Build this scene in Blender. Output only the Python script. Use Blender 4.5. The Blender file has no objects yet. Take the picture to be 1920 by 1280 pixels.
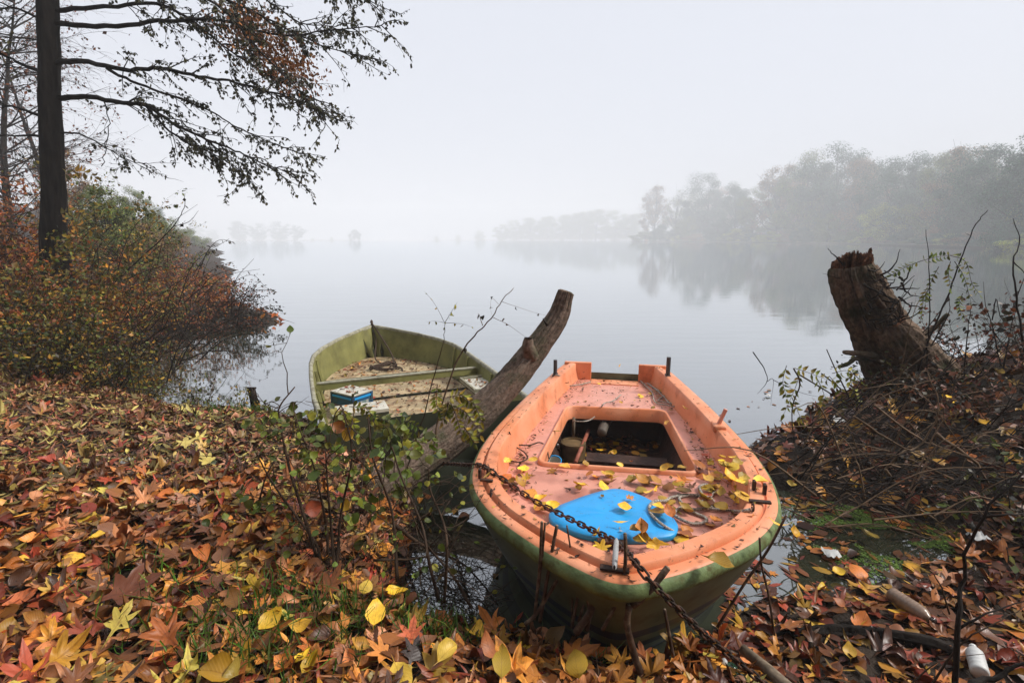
import bpy, bmesh, math, random
import numpy as np
from mathutils import Vector, Matrix, noise
from mathutils.geometry import tessellate_polygon
rng = np.random.default_rng(11); random.seed(11)
sc = bpy.context.scene
COL = sc.collection
R = math.radians
# ------------------------------------------------------------------ camera, sky, sun, exposure
F, EYE, PITCH = 960.0, 1.9, math.atan(192/960)
cd = bpy.data.cameras.new('camera'); cd.sensor_width = 36; cd.lens = 18; cd.clip_start = .05; cd.clip_end = 4000
cam = bpy.data.objects.new('camera', cd); COL.objects.link(cam)
cam.location = (0, 0, EYE); cam.rotation_euler = (math.pi/2-PITCH, 0, 0); sc.camera = cam
SUN_EL, SUN_AZ = R(46), R(92)          # azimuth from +Y, clockwise: high on the right
wd = bpy.data.worlds.new('World'); sc.world = wd; wd.use_nodes = True
nt = wd.node_tree; nt.nodes.clear()
sky = nt.nodes.new('ShaderNodeTexSky'); sky.sky_type = 'NISHITA'; sky.sun_disc = False
sky.sun_elevation = SUN_EL; sky.sun_rotation = SUN_AZ; sky.dust_density = 6; sky.air_density = 1.0
skm = nt.nodes.new('ShaderNodeMix'); skm.data_type = 'RGBA'; skm.inputs[0].default_value = .88
skm.inputs[7].default_value = (6.4, 6.65, 7.35, 1)       # the even fog deck over the clear sky
bg = nt.nodes.new('ShaderNodeBackground'); bg.inputs[1].default_value = .05
wo = nt.nodes.new('ShaderNodeOutputWorld')
nt.links.new(sky.outputs[0], skm.inputs[6]); nt.links.new(skm.outputs[2], bg.inputs[0]); nt.links.new(bg.outputs[0], wo.inputs[0])
sl = bpy.data.lights.new('sun', 'SUN'); sl.energy = 1.5; sl.angle = R(10); sl.color = (1, .96, .9)
so = bpy.data.objects.new('sun', sl); COL.objects.link(so); so.location = (3, -3, 30)
sv = Vector((math.sin(SUN_AZ)*math.cos(SUN_EL), math.cos(SUN_AZ)*math.cos(SUN_EL), math.sin(SUN_EL)))
so.rotation_euler = sv.to_track_quat('Z', 'Y').to_euler()
sc.view_settings.view_transform = 'Standard'; sc.view_settings.look = 'None'
sc.view_settings.exposure = 1.4; sc.view_settings.gamma = 1; sc.view_settings.use_curve_mapping = False
cy = sc.cycles
cy.use_denoising = True
try: cy.denoiser = 'OPENIMAGEDENOISE'
except Exception: pass
cy.max_bounces = 6; cy.diffuse_bounces = 3; cy.glossy_bounces = 3; cy.transmission_bounces = 2; cy.volume_bounces = 3; cy.transparent_max_bounces = 8
cy.caustics_reflective = False; cy.caustics_refractive = False; cy.sample_clamp_indirect = 4
# ------------------------------------------------------------------ projection helpers
CP, SP = math.cos(PITCH), math.sin(PITCH)
def ray(px, py):
    a = (px-960)/F; b = (640-py)/F
    return Vector((a, CP+b*SP, -SP+b*CP))
def at(px, py, z=0.):
    d = ray(px, py); t = (z-EYE)/d.z
    return Vector((t*d.x, t*d.y, z))
def atY(px, py, Y):
    d = ray(px, py); t = Y/d.y
    return Vector((t*d.x, Y, EYE+t*d.z))
# ------------------------------------------------------------------ mesh helpers
def tri_mesh(name, V, T, UV=None, smooth=True):
    V = np.asarray(V, np.float32); T = np.asarray(T, np.int32)
    me = bpy.data.meshes.new(name)
    me.vertices.add(len(V)); me.vertices.foreach_set('co', V.ravel())
    me.loops.add(T.size); me.loops.foreach_set('vertex_index', T.ravel())
    me.polygons.add(len(T)); me.polygons.foreach_set('loop_start', np.arange(0, T.size, 3, dtype=np.int32))
    if UV is not None:
        uv = me.uv_layers.new(name='UVMap'); uv.data.foreach_set('uv', np.asarray(UV, np.float32)[T.ravel()].ravel())
    me.update(calc_edges=True)
    me.polygons.foreach_set('use_smooth', np.full(len(T), smooth))
    return me
def frame_of(d, up=(0, 0, 1)):
    d = d.normalized(); u = Vector(up)
    if abs(d.dot(u)) > .95: u = Vector((1, 0, 0))
    x = d.cross(u).normalized(); return x, x.cross(d).normalized()
class MB:
    def __init__(s): s.v = []; s.f = []; s.m = []
    def add(s, vs, fs, m=0):
        o = len(s.v); s.v += [tuple(p) for p in vs]
        for f in fs: s.f.append(tuple(i+o for i in f)); s.m.append(m)
    def tube(s, pts, rad, n=6, caps=True, m=0, jit=0.):
        pts = [Vector(p) for p in pts]; k = len(pts)
        if not hasattr(rad, '__len__'): rad = [rad]*k
        vs = []; x = None
        for i, p in enumerate(pts):
            d = (pts[min(i+1, k-1)]-pts[max(i-1, 0)])
            if d.length < 1e-9: d = Vector((0, 0, 1))
            d.normalize()
            if x is None: x, y = frame_of(d)
            else:
                x = (x-d*x.dot(d))
                if x.length < 1e-6: x, _ = frame_of(d)
                x.normalize()
            y = d.cross(x)
            for j in range(n):
                a = 2*math.pi*j/n; r = rad[i]*(1+(random.uniform(-jit, jit) if jit else 0))
                vs.append(p+x*(r*math.cos(a))+y*(r*math.sin(a)))
        fs = [(i*n+j, i*n+(j+1) % n, (i+1)*n+(j+1) % n, (i+1)*n+j) for i in range(k-1) for j in range(n)]
        if caps: fs += [tuple(range(n-1, -1, -1)), tuple(range((k-1)*n, k*n))]
        s.add(vs, fs, m)
    def box(s, c, size, x=(1, 0, 0), y=(0, 1, 0), z=(0, 0, 1), m=0, bev=0):
        c = Vector(c); x = Vector(x)*size[0]/2; y = Vector(y)*size[1]/2; z = Vector(z)*size[2]/2
        vs = [c+x*a+y*b+z*d for d in (-1, 1) for b in (-1, 1) for a in (-1, 1)]
        s.add(vs, [(0, 2, 3, 1), (4, 5, 7, 6), (0, 1, 5, 4), (2, 6, 7, 3), (0, 4, 6, 2), (1, 3, 7, 5)], m)
    def grid(s, rows, m=0, close=False):
        k = len(rows[0]); vs = [p for r in rows for p in r]
        fs = [(i*k+j, i*k+(j+1) % k, (i+1)*k+(j+1) % k, (i+1)*k+j) for i in range(len(rows)-1) for j in range(k if close else k-1)]
        s.add(vs, fs, m)
    def lathe(s, prof, org, ax=(0, 0, 1), n=14, m=0):
        org = Vector(org); ax = Vector(ax).normalized(); x, y = frame_of(ax)
        s.grid([[org+ax*h+x*(r*math.cos(2*math.pi*j/n))+y*(r*math.sin(2*math.pi*j/n)) for j in range(n)] for r, h in prof], m, True)
    def build(s, name, mats, parent=None, smooth=True, auto=None):
        me = bpy.data.meshes.new(name); me.from_pydata(s.v, [], s.f)
        if not isinstance(mats, (list, tuple)): mats = [mats]
        for mt in mats: me.materials.append(mt)
        me.polygons.foreach_set('material_index', s.m)
        if smooth: me.polygons.foreach_set('use_smooth', [True]*len(s.f))
        if auto:
            me.update(); me.set_sharp_from_angle(angle=R(auto))
        return obj(name, me, parent)
def obj(name, me, parent=None):
    o = bpy.data.objects.new(name, me); COL.objects.link(o)
    if parent is not None:
        o.parent = parent
        if parent.type == 'EMPTY': o.location = -Vector(parent.location)
    return o
def tag(o, label=None, cat=None, group=None, kind=None):
    if label: o['label'] = label
    if cat: o['category'] = cat
    if group: o['group'] = group
    if kind: o['kind'] = kind
    return o
def thing(name, label, cat, loc=(0, 0, 0), group=None):
    o = bpy.data.objects.new(name, None); COL.objects.link(o); o.location = loc; o.empty_display_size = .1
    return tag(o, label, cat, group)
def spline(pts, n=6):
    pts = [Vector(p) for p in pts]; P = [pts[0]*2-pts[1]]+pts+[pts[-1]*2-pts[-2]]; out = []
    for i in range(1, len(P)-2):
        for k in range(n):
            t = k/n; a, b, c, d = P[i-1], P[i], P[i+1], P[i+2]
            out.append(.5*((2*b)+(c-a)*t+(2*a-5*b+4*c-d)*t*t+(3*b-a-3*c+d)*t**3))
    return out+[pts[-1]]
def lerps(a, b, n): return [a+(b-a)*i/(n-1) for i in range(n)]
# ------------------------------------------------------------------ materials
def mat(name, col, rough=.6, spec=.4, var=0., scale=8., col2=None, bump=0., bscale=30., bdist=.01, detail=6, stretch=None, metal=0., stain=None, stscale=3., stlo=.5, sthi=.65, grime=None):
    m = bpy.data.materials.new(name); m.use_nodes = True; t = m.node_tree; N = t.nodes; L = t.links
    b = N['Principled BSDF']; b.inputs['Roughness'].default_value = rough; b.inputs['Specular IOR Level'].default_value = spec; b.inputs['Metallic'].default_value = metal
    tc = N.new('ShaderNodeTexCoord'); src = tc.outputs['Object']
    if stretch:
        mp = N.new('ShaderNodeMapping'); mp.inputs['Scale'].default_value = stretch; L.new(src, mp.inputs[0]); src = mp.outputs[0]
    nz = N.new('ShaderNodeTexNoise'); nz.inputs['Scale'].default_value = scale; nz.inputs['Detail'].default_value = detail; L.new(src, nz.inputs['Vector'])
    rp = N.new('ShaderNodeValToRGB'); rp.color_ramp.elements[0].position = .35; rp.color_ramp.elements[1].position = .65
    c2 = col2 or tuple(c*(1-var) for c in col)
    rp.color_ramp.elements[0].color = (*c2, 1); rp.color_ramp.elements[1].color = (*col, 1)
    L.new(nz.outputs['Fac'], rp.inputs[0]); out = rp.outputs[0]
    if stain:
        n2 = N.new('ShaderNodeTexNoise'); n2.inputs['Scale'].default_value = stscale; n2.inputs['Detail'].default_value = 9; n2.inputs['Roughness'].default_value = .65; L.new(src, n2.inputs['Vector'])
        r2 = N.new('ShaderNodeMapRange'); r2.inputs[1].default_value = stlo; r2.inputs[2].default_value = sthi; L.new(n2.outputs['Fac'], r2.inputs[0])
        mx = N.new('ShaderNodeMix'); mx.data_type = 'RGBA'; L.new(r2.outputs[0], mx.inputs[0]); L.new(out, mx.inputs[6]); mx.inputs[7].default_value = (*stain, 1); out = mx.outputs[2]
    if grime:                                   # small chips, specks and dirt
        n4 = N.new('ShaderNodeTexNoise'); n4.inputs['Scale'].default_value = 42; n4.inputs['Detail'].default_value = 6; n4.inputs['Roughness'].default_value = .75; L.new(src, n4.inputs['Vector'])
        r4 = N.new('ShaderNodeMapRange'); r4.inputs[1].default_value = .6; r4.inputs[2].default_value = .7; r4.inputs[4].default_value = .75; L.new(n4.outputs['Fac'], r4.inputs[0])
        m4 = N.new('ShaderNodeMix'); m4.data_type = 'RGBA'; L.new(r4.outputs[0], m4.inputs[0]); L.new(out, m4.inputs[6]); m4.inputs[7].default_value = (*grime, 1); out = m4.outputs[2]
    L.new(out, b.inputs['Base Color'])
    if bump:
        n3 = N.new('ShaderNodeTexNoise'); n3.inputs['Scale'].default_value = bscale; n3.inputs['Detail'].default_value = 8; L.new(src, n3.inputs['Vector'])
        bp = N.new('ShaderNodeBump'); bp.inputs['Strength'].default_value = bump; bp.inputs['Distance'].default_value = bdist; L.new(n3.outputs['Fac'], bp.inputs['Height']); L.new(bp.outputs[0], b.inputs['Normal'])
    return m
def leafmat(name, cols, trans=.0, rough=.5, veins=0., spec=.4, spots=.35, byobj=True):
    m = bpy.data.materials.new(name); m.use_nodes = True; t = m.node_tree; N = t.nodes; L = t.links; b = N['Principled BSDF']
    b.inputs['Roughness'].default_value = rough; b.inputs['Specular IOR Level'].default_value = spec
    ge = N.new('ShaderNodeNewGeometry'); oi = N.new('ShaderNodeObjectInfo')
    def M(op, a, c, d=None):
        n = N.new('ShaderNodeMath'); n.operation = op
        for i, v in enumerate((a, c, d)):
            if v is None: continue
            if isinstance(v, (int, float)): n.inputs[i].default_value = v
            else: L.new(v, n.inputs[i])
        return n.outputs[0]
    rnd = M('FRACT', M('ADD', ge.outputs['Random Per Island'], oi.outputs['Random'] if byobj else 0.), 0)
    rp = N.new('ShaderNodeValToRGB'); cr = rp.color_ramp; cr.interpolation = 'LINEAR'
    while len(cr.elements) < len(cols): cr.elements.new(.5)
    for i, c in enumerate(cols):
        cr.elements[i].position = i/(len(cols)-1); cr.elements[i].color = (*c, 1)
    L.new(rnd, rp.inputs[0]); out = rp.outputs[0]
    r2 = M('FRACT', M('MULTIPLY', rnd, 37.7), 0)
    tc = N.new('ShaderNodeTexCoord')
    if spots:
        nz = N.new('ShaderNodeTexNoise'); nz.noise_dimensions = '4D'; nz.inputs['Scale'].default_value = 3.5; nz.inputs['Detail'].default_value = 5; nz.inputs['Roughness'].default_value = .7
        L.new(tc.outputs['UV'], nz.inputs['Vector']); L.new(M('MULTIPLY', rnd, 91.), nz.inputs['W'])
        k = N.new('ShaderNodeMapRange'); k.inputs[1].default_value = .48; k.inputs[2].default_value = .72; L.new(nz.outputs['Fac'], k.inputs[0])
        mx = N.new('ShaderNodeMix'); mx.data_type = 'RGBA'; L.new(M('MULTIPLY', k.outputs[0], M('MULTIPLY', r2, spots*2)), mx.inputs[0]); L.new(out, mx.inputs[6]); mx.inputs[7].default_value = (.11, .04, .015, 1); out = mx.outputs[2]
    hsv = N.new('ShaderNodeHueSaturation'); L.new(out, hsv.inputs['Color']); L.new(M('ADD', M('MULTIPLY', M('POWER', r2, 1.5), 1.15), .33), hsv.inputs['Value']); out = hsv.outputs[0]
    if veins:
        sx = N.new('ShaderNodeSeparateXYZ'); L.new(tc.outputs['UV'], sx.inputs[0])
        d = M('ABSOLUTE', M('SUBTRACT', sx.outputs[0], .5), 0)
        mid = M('LESS_THAN', d, .014)
        fr = M('FRACT', M('MULTIPLY', M('SUBTRACT', sx.outputs[1], M('MULTIPLY', d, .9)), 8.5), 0)
        tri = M('ABSOLUTE', M('SUBTRACT', fr, .5), 0)
        sv_ = M('GREATER_THAN', tri, .44)
        ve = M('MAXIMUM', mid, M('MULTIPLY', sv_, .55))
        mx = N.new('ShaderNodeMix'); mx.data_type = 'RGBA'; mx.blend_type = 'MULTIPLY'; L.new(M('MULTIPLY', ve, veins*.8), mx.inputs[0]); L.new(out, mx.inputs[6]); mx.inputs[7].default_value = (.45, .3, .2, 1); out = mx.outputs[2]
        bp = N.new('ShaderNodeBump'); bp.inputs['Strength'].default_value = .25; bp.inputs['Distance'].default_value = .003
        L.new(M('SUBTRACT', tri, M('MULTIPLY', mid, .5)), bp.inputs['Height']); L.new(bp.outputs[0], b.inputs['Normal'])
    L.new(out, b.inputs['Base Color'])
    if trans:
        tr = N.new('ShaderNodeBsdfTranslucent'); L.new(out, tr.inputs[0]); ms = N.new('ShaderNodeMixShader'); ms.inputs[0].default_value = trans
        L.new(b.outputs[0], ms.inputs[1]); L.new(tr.outputs[0], ms.inputs[2]); L.new(ms.outputs[0], N['Material Output'].inputs[0])
    return m
LITTER = [(.06, .025, .014), (.42, .14, .03), (.12, .045, .02), (.68, .25, .05), (.76, .36, .05), (.5, .075, .035), (.09, .035, .018), (.6, .2, .04), (.5, .42, .07), (.3, .11, .035), (.66, .28, .12), (.1, .04, .02), (.7, .26, .045)]
FARLITTER = [(.06, .027, .015), (.4, .13, .04), (.13, .06, .025), (.6, .5, .13), (.08, .035, .018), (.5, .075, .04), (.55, .46, .12), (.15, .07, .03), (.52, .2, .08), (.62, .3, .19), (.1, .045, .02), (.58, .46, .11), (.3, .15, .07)]
HERO = [(.78, .27, .045), (.5, .15, .035), (.82, .32, .05), (.85, .5, .045), (.62, .11, .05), (.34, .11, .035), (.8, .48, .06), (.74, .24, .05), (.62, .17, .035), (.76, .33, .16), (.72, .22, .045)]
M_ = {}
M_['litter'] = leafmat('litter_leaves', LITTER, 0, .45, .5)
M_['litter_far'] = leafmat('litter_leaves_pale', FARLITTER, 0, .45, .4)
M_['wetlitter'] = leafmat('wet_leaves', [(.26, .085, .022), (.09, .032, .015), (.48, .16, .028), (.6, .34, .035), (.07, .025, .012), (.34, .055, .025), (.06, .024, .012), (.42, .14, .028), (.14, .05, .02)], 0, .4, .4)
M_['hero'] = leafmat('large_fallen_leaf', HERO, .08, .48, .5, spots=.6)
M_['yellow'] = leafmat('yellow_leaf', [(.86, .52, .03), (.9, .6, .05), (.78, .4, .03), (.88, .56, .04), (.66, .27, .04), (.84, .55, .07), (.9, .62, .1), (.55, .2, .035)], .08, .45, .5)
M_['crumbs'] = leafmat('leaf_crumbs', [(.08, .03, .02), (.16, .06, .025), (.05, .022, .015), (.3, .15, .04), (.45, .28, .05), (.09, .04, .02), (.06, .03, .02)], 0, .6, 0, spots=0)
M_['green'] = leafmat('green_leaf', [(.12, .2, .03), (.2, .28, .035), (.07, .12, .025), (.26, .32, .04), (.34, .3, .04), (.14, .2, .03), (.3, .2, .04)], .35, .4, .4)
M_['frond'] = leafmat('frond_leaflet', [(0.3, 0.3, 0.03), (0.21, 0.27, 0.03), (0.45, 0.36, 0.03), (0.15, 0.21, 0.03), (0.51, 0.3, 0.03), (0.27, 0.3, 0.045)], .35, .45, 0)
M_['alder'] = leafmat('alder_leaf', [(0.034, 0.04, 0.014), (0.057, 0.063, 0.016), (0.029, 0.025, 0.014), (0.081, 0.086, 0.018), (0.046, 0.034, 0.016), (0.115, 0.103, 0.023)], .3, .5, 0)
M_['rust'] = leafmat('rust_leaf', [(0.39, 0.13, 0.026), (0.286, 0.091, 0.026), (0.468, 0.195, 0.033), (0.208, 0.065, 0.026), (0.364, 0.143, 0.026)], .3, .5, 0)
M_['bush_y'] = leafmat('yellow_bush_leaf', [(0.561, 0.324, 0.036), (0.396, 0.27, 0.036), (0.198, 0.189, 0.03), (0.66, 0.297, 0.036), (0.165, 0.095, 0.024), (0.297, 0.243, 0.036)], .3, .5, 0)
M_['bush_o'] = leafmat('orange_bush_leaf', [(0.637, 0.153, 0.021), (0.413, 0.102, 0.021), (0.675, 0.255, 0.032), (0.225, 0.064, 0.021), (0.525, 0.115, 0.021), (0.3, 0.153, 0.021)], .3, .5, 0)
M_['bush_g'] = leafmat('green_bush_leaf', [(0.06, 0.096, 0.014), (0.096, 0.141, 0.019), (0.042, 0.064, 0.013), (0.144, 0.179, 0.024), (0.192, 0.179, 0.019), (0.06, 0.09, 0.019)], .3, .45, 0)
M_['bush_r'] = leafmat('dead_bush_leaf', [(0.157, 0.042, 0.018), (0.229, 0.052, 0.02), (0.1, 0.031, 0.015), (0.286, 0.083, 0.023), (0.072, 0.031, 0.016), (0.143, 0.052, 0.018)], .2, .55, 0)
M_['bush_d'] = leafmat('dark_twig_leaf', [(.025, .022, .015), (.04, .03, .018), (.05, .045, .018), (.03, .025, .015)], .2, .5, 0)
M_['f_dk'] = leafmat('far_dark_green', [(.015, .085, .045), (.03, .12, .045), (.01, .06, .04), (.05, .13, .035)], .2, .6, 0, spots=0)
M_['f_ol'] = leafmat('far_olive', [(.13, .2, .025), (.2, .24, .03), (.08, .15, .025), (.26, .2, .035)], .2, .6, 0, spots=0)
M_['f_ye'] = leafmat('far_yellow_green', [(.36, .42, .03), (.42, .46, .04), (.28, .36, .03), (.48, .4, .04)], .2, .6, 0, spots=0)
M_['f_br'] = leafmat('far_brown', [(.26, .14, .04), (.18, .11, .035), (.34, .18, .04), (.15, .09, .035)], .2, .6, 0, spots=0)
M_['f_or'] = leafmat('far_orange', [(.5, .27, .04), (.42, .22, .04), (.55, .34, .05), (.34, .15, .04)], .2, .6, 0, spots=0)
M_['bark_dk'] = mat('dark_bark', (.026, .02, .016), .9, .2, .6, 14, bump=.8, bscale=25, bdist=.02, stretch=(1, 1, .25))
M_['twig'] = mat('brown_twig', (.07, .042, .026), .8, .2, .5, 20)
M_['twig_lt'] = mat('pale_twig', (.2, .13, .08), .8, .2, .5, 20)
M_['twig_dk'] = mat('dark_twig', (.028, .02, .016), .85, .2, .5, 20)
M_['bark_log'] = mat('log_bark', (.23, .165, .125), .9, .2, .55, 30, bump=.8, bscale=60, bdist=.01, stain=(.075, .075, .04), stscale=4)
M_['bark_st'] = mat('stump_bark', (.25, .175, .125), .92, .15, .6, 25, bump=.8, bscale=60, bdist=.012, stain=(.045, .05, .025), stscale=3)
M_['cutwood'] = mat('cut_wood', (.26, .2, .14), .85, .2, .5, 40)
M_['rotwood'] = mat('rotten_red_wood', (.17, .07, .035), .9, .2, .7, 40, bump=1, bscale=80, bdist=.02)
M_['soil'] = mat('bank_soil', (.045, .03, .02), .85, .25, .55, 6, bump=.8, bscale=40, bdist=.03)
M_['far_soil'] = mat('far_bank_soil', (.1, .085, .05), .9, .2, .5, 1.)
M_['sand'] = mat('pale_sand', (.3, .27, .2), .9, .2, .3, 2.)
M_['grass'] = leafmat('grass_blade', [(.07, .18, .02), (.12, .26, .03), (.05, .14, .02), (.2, .28, .05)], .3, .45, 0, spots=0)
# ------------------------------------------------------------------ leaf shapes: y runs from stalk to tip, x across, z is the curl
def t_ovate(w=.3, fold=.15, curl=.2, twist=0., seg=6, stalk=.25, wav=.03, seed=0, pw=.85):
    rr = random.Random(seed); V = [(0, -stalk, .02)]; UV = [(.5, 0)]
    ph = rr.uniform(0, 6)
    for i in range(seg+1):
        t = i/seg; hw = w*math.sin(math.pi*min(1, t**pw*.97+.03*(t > 0)))**.9 if 0 < t < 1 else .012
        if t == 1: hw = .004
        zc = curl*((t-.45)**2*2-.15)
        for sgn in (-1, 0, 1):
            x = sgn*hw*(1+rr.uniform(-.08, .08)); z = zc+abs(x)*fold*2+sgn*twist*hw*(t-.4)*2+abs(sgn)*wav*math.sin(ph+t*9+sgn)
            V.append((x, t+abs(sgn)*.02, z)); UV.append((.5+x/.7, t))
    T = [(0, 2, 1), (0, 3, 2)]
    for i in range(seg):
        a = 1+i*3; b = a+3
        T += [(a, a+1, b+1), (a, b+1, b), (a+1, a+2, b+2), (a+1, b+2, b+1)]
    return np.array(V), np.array(T), np.array(UV)
def t_maple(curl=.25, seed=0, fine=True, stalk=.5):
    rr = random.Random(seed)
    half = [(0, .66), (9, .5), (14, .47), (20, .34), (27, .25), (36, .36), (42, .5), (50, .58), (57, .45), (64, .36), (74, .24), (86, .33), (100, .42), (112, .3), (135, .2), (160, .2)]
    pts = [(a, r) for a, r in half]+[(360-a, r) for a, r in half[:0:-1]]
    out = []
    for a, r in pts:
        r *= rr.uniform(.93, 1.07); A = R(a); out.append((r*math.sin(A), .34+r*math.cos(A)))
    ax, ay, ph, ax2 = rr.uniform(-1, 1)*curl, rr.uniform(-.3, 1)*curl, rr.uniform(0, 6), rr.uniform(-.5, .5)*curl
    def zz(x, y): return ax*2*x*x*(1 if ax2 > 0 else -.4)+ay*2*(y-.4)**2+ax2*x*(y-.3)*2+curl*.22*math.sin(9*x+ph)*math.sin(7*y+ph)+curl*.5*(x*x+(y-.34)**2)
    V = [(0, .3, zz(0, .3)-.02)]; n = len(out)
    if fine:
        for x, y in out: xm, ym = x*.55, .34+(y-.34)*.55; V.append((xm, ym, zz(xm, ym)))
    for x, y in out: V.append((x, y, zz(x, y)))
    V.append((0.012, -stalk+.2, .03)); T = []
    if fine:
        for i in range(n):
            j = (i+1) % n; T += [(0, 1+j, 1+i), (1+i, 1+j, 1+n+j), (1+i, 1+n+j, 1+n+i)]
    else:
        for i in range(n): T.append((0, 1+(i+1) % n, 1+i))
    k = len(V)-1; o = 1+(n if fine else 0); T.append((o+n//2, o+n//2+1, k))
    V = np.array(V); UV = np.stack([.5+V[:, 0]*.8, np.clip(V[:, 1], 0, 1)], 1)
    return V, np.array(T), UV
def t_small(w=.38, seg=2, fold=.1, curl=.2):
    return t_ovate(w, fold, curl, seg=seg, stalk=.15, wav=0)
def t_diamond(w=.4):
    return np.array([(0, 0, 0), (w, .5, .06), (0, 1, 0), (-w, .5, .06)], float), np.array([(0, 1, 2), (0, 2, 3)]), np.array([(.5, 0), (1, .5), (.5, 1), (0, .5)], float)
TO = [t_ovate(.3+.05*(i % 3), [.12, .3, -.1, .5][i % 4], [.2, .45, -.3, .6, .1][i % 5], [.3, -.5, 0.][i % 3], 6, .28, .04, i) for i in range(8)]
TW = [t_ovate(.08+.02*(i % 3), [.2, .5, -.2][i % 3], [.25, .5, -.25, .7][i % 4], [.6, -.6, .2][i % 3], 4, .1, .01, i+20, 1.) for i in range(6)]
TMH = [t_maple([.25, .5, .35, .7, .15][i % 5], i) for i in range(8)]
TML = [t_maple([.3, .5, .7][i % 3], i+30, False) for i in range(5)]
TS = [t_small(.36, 2, .15, .3), t_small(.42, 2, -.2, .2), t_small(.3, 3, .4, .5)]
TD = [t_diamond(.35), t_diamond(.28)]
TR = [t_ovate(.44, [.1, .25, -.1][i], [.2, .35, -.2][i], [.2, -.2, 0][i], 6, .3, .03, i+50, .8) for i in range(3)]
def place(tm, P, Yd, Nn, S, which=None):
    P = np.asarray(P, float); Yd = np.asarray(Yd, float); Nn = np.asarray(Nn, float); S = np.asarray(S, float); n = len(P)
    Yd = Yd/np.maximum(np.linalg.norm(Yd, axis=1, keepdims=True), 1e-9)
    X = np.cross(Yd, Nn); X /= np.maximum(np.linalg.norm(X, axis=1, keepdims=True), 1e-9); Z = np.cross(X, Yd)
    if which is None: which = rng.integers(0, len(tm), n)
    Vs, Ts, Us, o = [], [], [], 0
    for k, (V, T, U) in enumerate(tm):
        s = np.where(which == k)[0]
        if not len(s): continue
        wx = rng.uniform(.65, 1.15, (len(s), 1, 1)); wz = rng.uniform(-.5, 1.9, (len(s), 1, 1))
        W = P[s][:, None, :]+S[s][:, None, None]*(V[None, :, 0:1]*wx*X[s][:, None, :]+V[None, :, 1:2]*Yd[s][:, None, :]+V[None, :, 2:3]*wz*Z[s][:, None, :])
        Vs.append(W.reshape(-1, 3)); Ts.append((T[None]+(np.arange(len(s))*len(V))[:, None, None]+o).reshape(-1, 3)); Us.append(np.tile(U, (len(s), 1))); o += len(s)*len(V)
    return np.concatenate(Vs), np.concatenate(Ts), np.concatenate(Us)
def join(parts):
    o = 0; V, T, U = [], [], []
    for v, t, u in parts: V.append(v); T.append(t+o); U.append(u); o += len(v)
    return np.concatenate(V), np.concatenate(T), np.concatenate(U)
def leaves_obj(name, data, m, parent=None, smooth=True):
    me = tri_mesh(name, *data, smooth=smooth); me.materials.append(m); o = obj(name, me, parent)
    if parent is not None: o['kind'] = 'stuff'
    return o
def rdir(n):
    d = rng.normal(size=(n, 3)); return d/np.linalg.norm(d, axis=1, keepdims=True)
# ------------------------------------------------------------------ ground
LAND = np.array([(.85, 2.0), (.62, 1.94), (.36, 1.96), (.1, 2.07), (-.15, 2.12), (-.42, 2.2), (-.62, 2.45), (-.66, 2.9), (-.72, 3.4), (-.95, 3.85), (-1.45, 4.3), (-1.95, 4.85),
    (-2.7, 5.1), (-3.5, 5.2), (-4.3, 5.7), (-5.2, 6.6), (-6.3, 8.0), (-7.2, 9.4), (-6.6, 10.4), (-5.7, 11.2), (-5.3, 12.0), (-5.9, 12.8), (-7.5, 14.2), (-9.5, 17), (-12, 22), (-17, 32), (-28, 50), (-60, 95),
    (-140, 200), (-260, 200), (-260, -60), (60, -60), (60, 9.5), (14, 8.8), (9, 8.0), (6.0, 7.0), (4.4, 6.2), (3.3, 5.4), (2.7, 4.75), (2.2, 4.45), (2.0, 4.0), (2.08, 3.7), (2.5, 3.42), (3.0, 3.1), (2.9, 2.85), (2.5, 2.66), (1.9, 2.48), (1.35, 2.4), (1.05, 2.2)])
def sdist(x, y):
    x = np.asarray(x, float); y = np.asarray(y, float); A = LAND; B = np.roll(LAND, -1, 0)
    best = np.full(x.shape, 1e9); ins = np.zeros(x.shape, bool)
    for (ax, ay), (bx, by) in zip(A, B):
        dx, dy = bx-ax, by-ay; t = np.clip(((x-ax)*dx+(y-ay)*dy)/(dx*dx+dy*dy), 0, 1)
        best = np.minimum(best, np.hypot(x-ax-t*dx, y-ay-t*dy))
        c = ((ay > y) != (by > y)) & (x < (bx-ax)*(y-ay)/((by-ay) if by != ay else 1e-9)+ax); ins ^= c
    return np.where(ins, best, -best)
def sst(a, b, x):
    t = np.clip((x-a)/(b-a), 0, 1); return t*t*(3-2*t)
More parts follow.
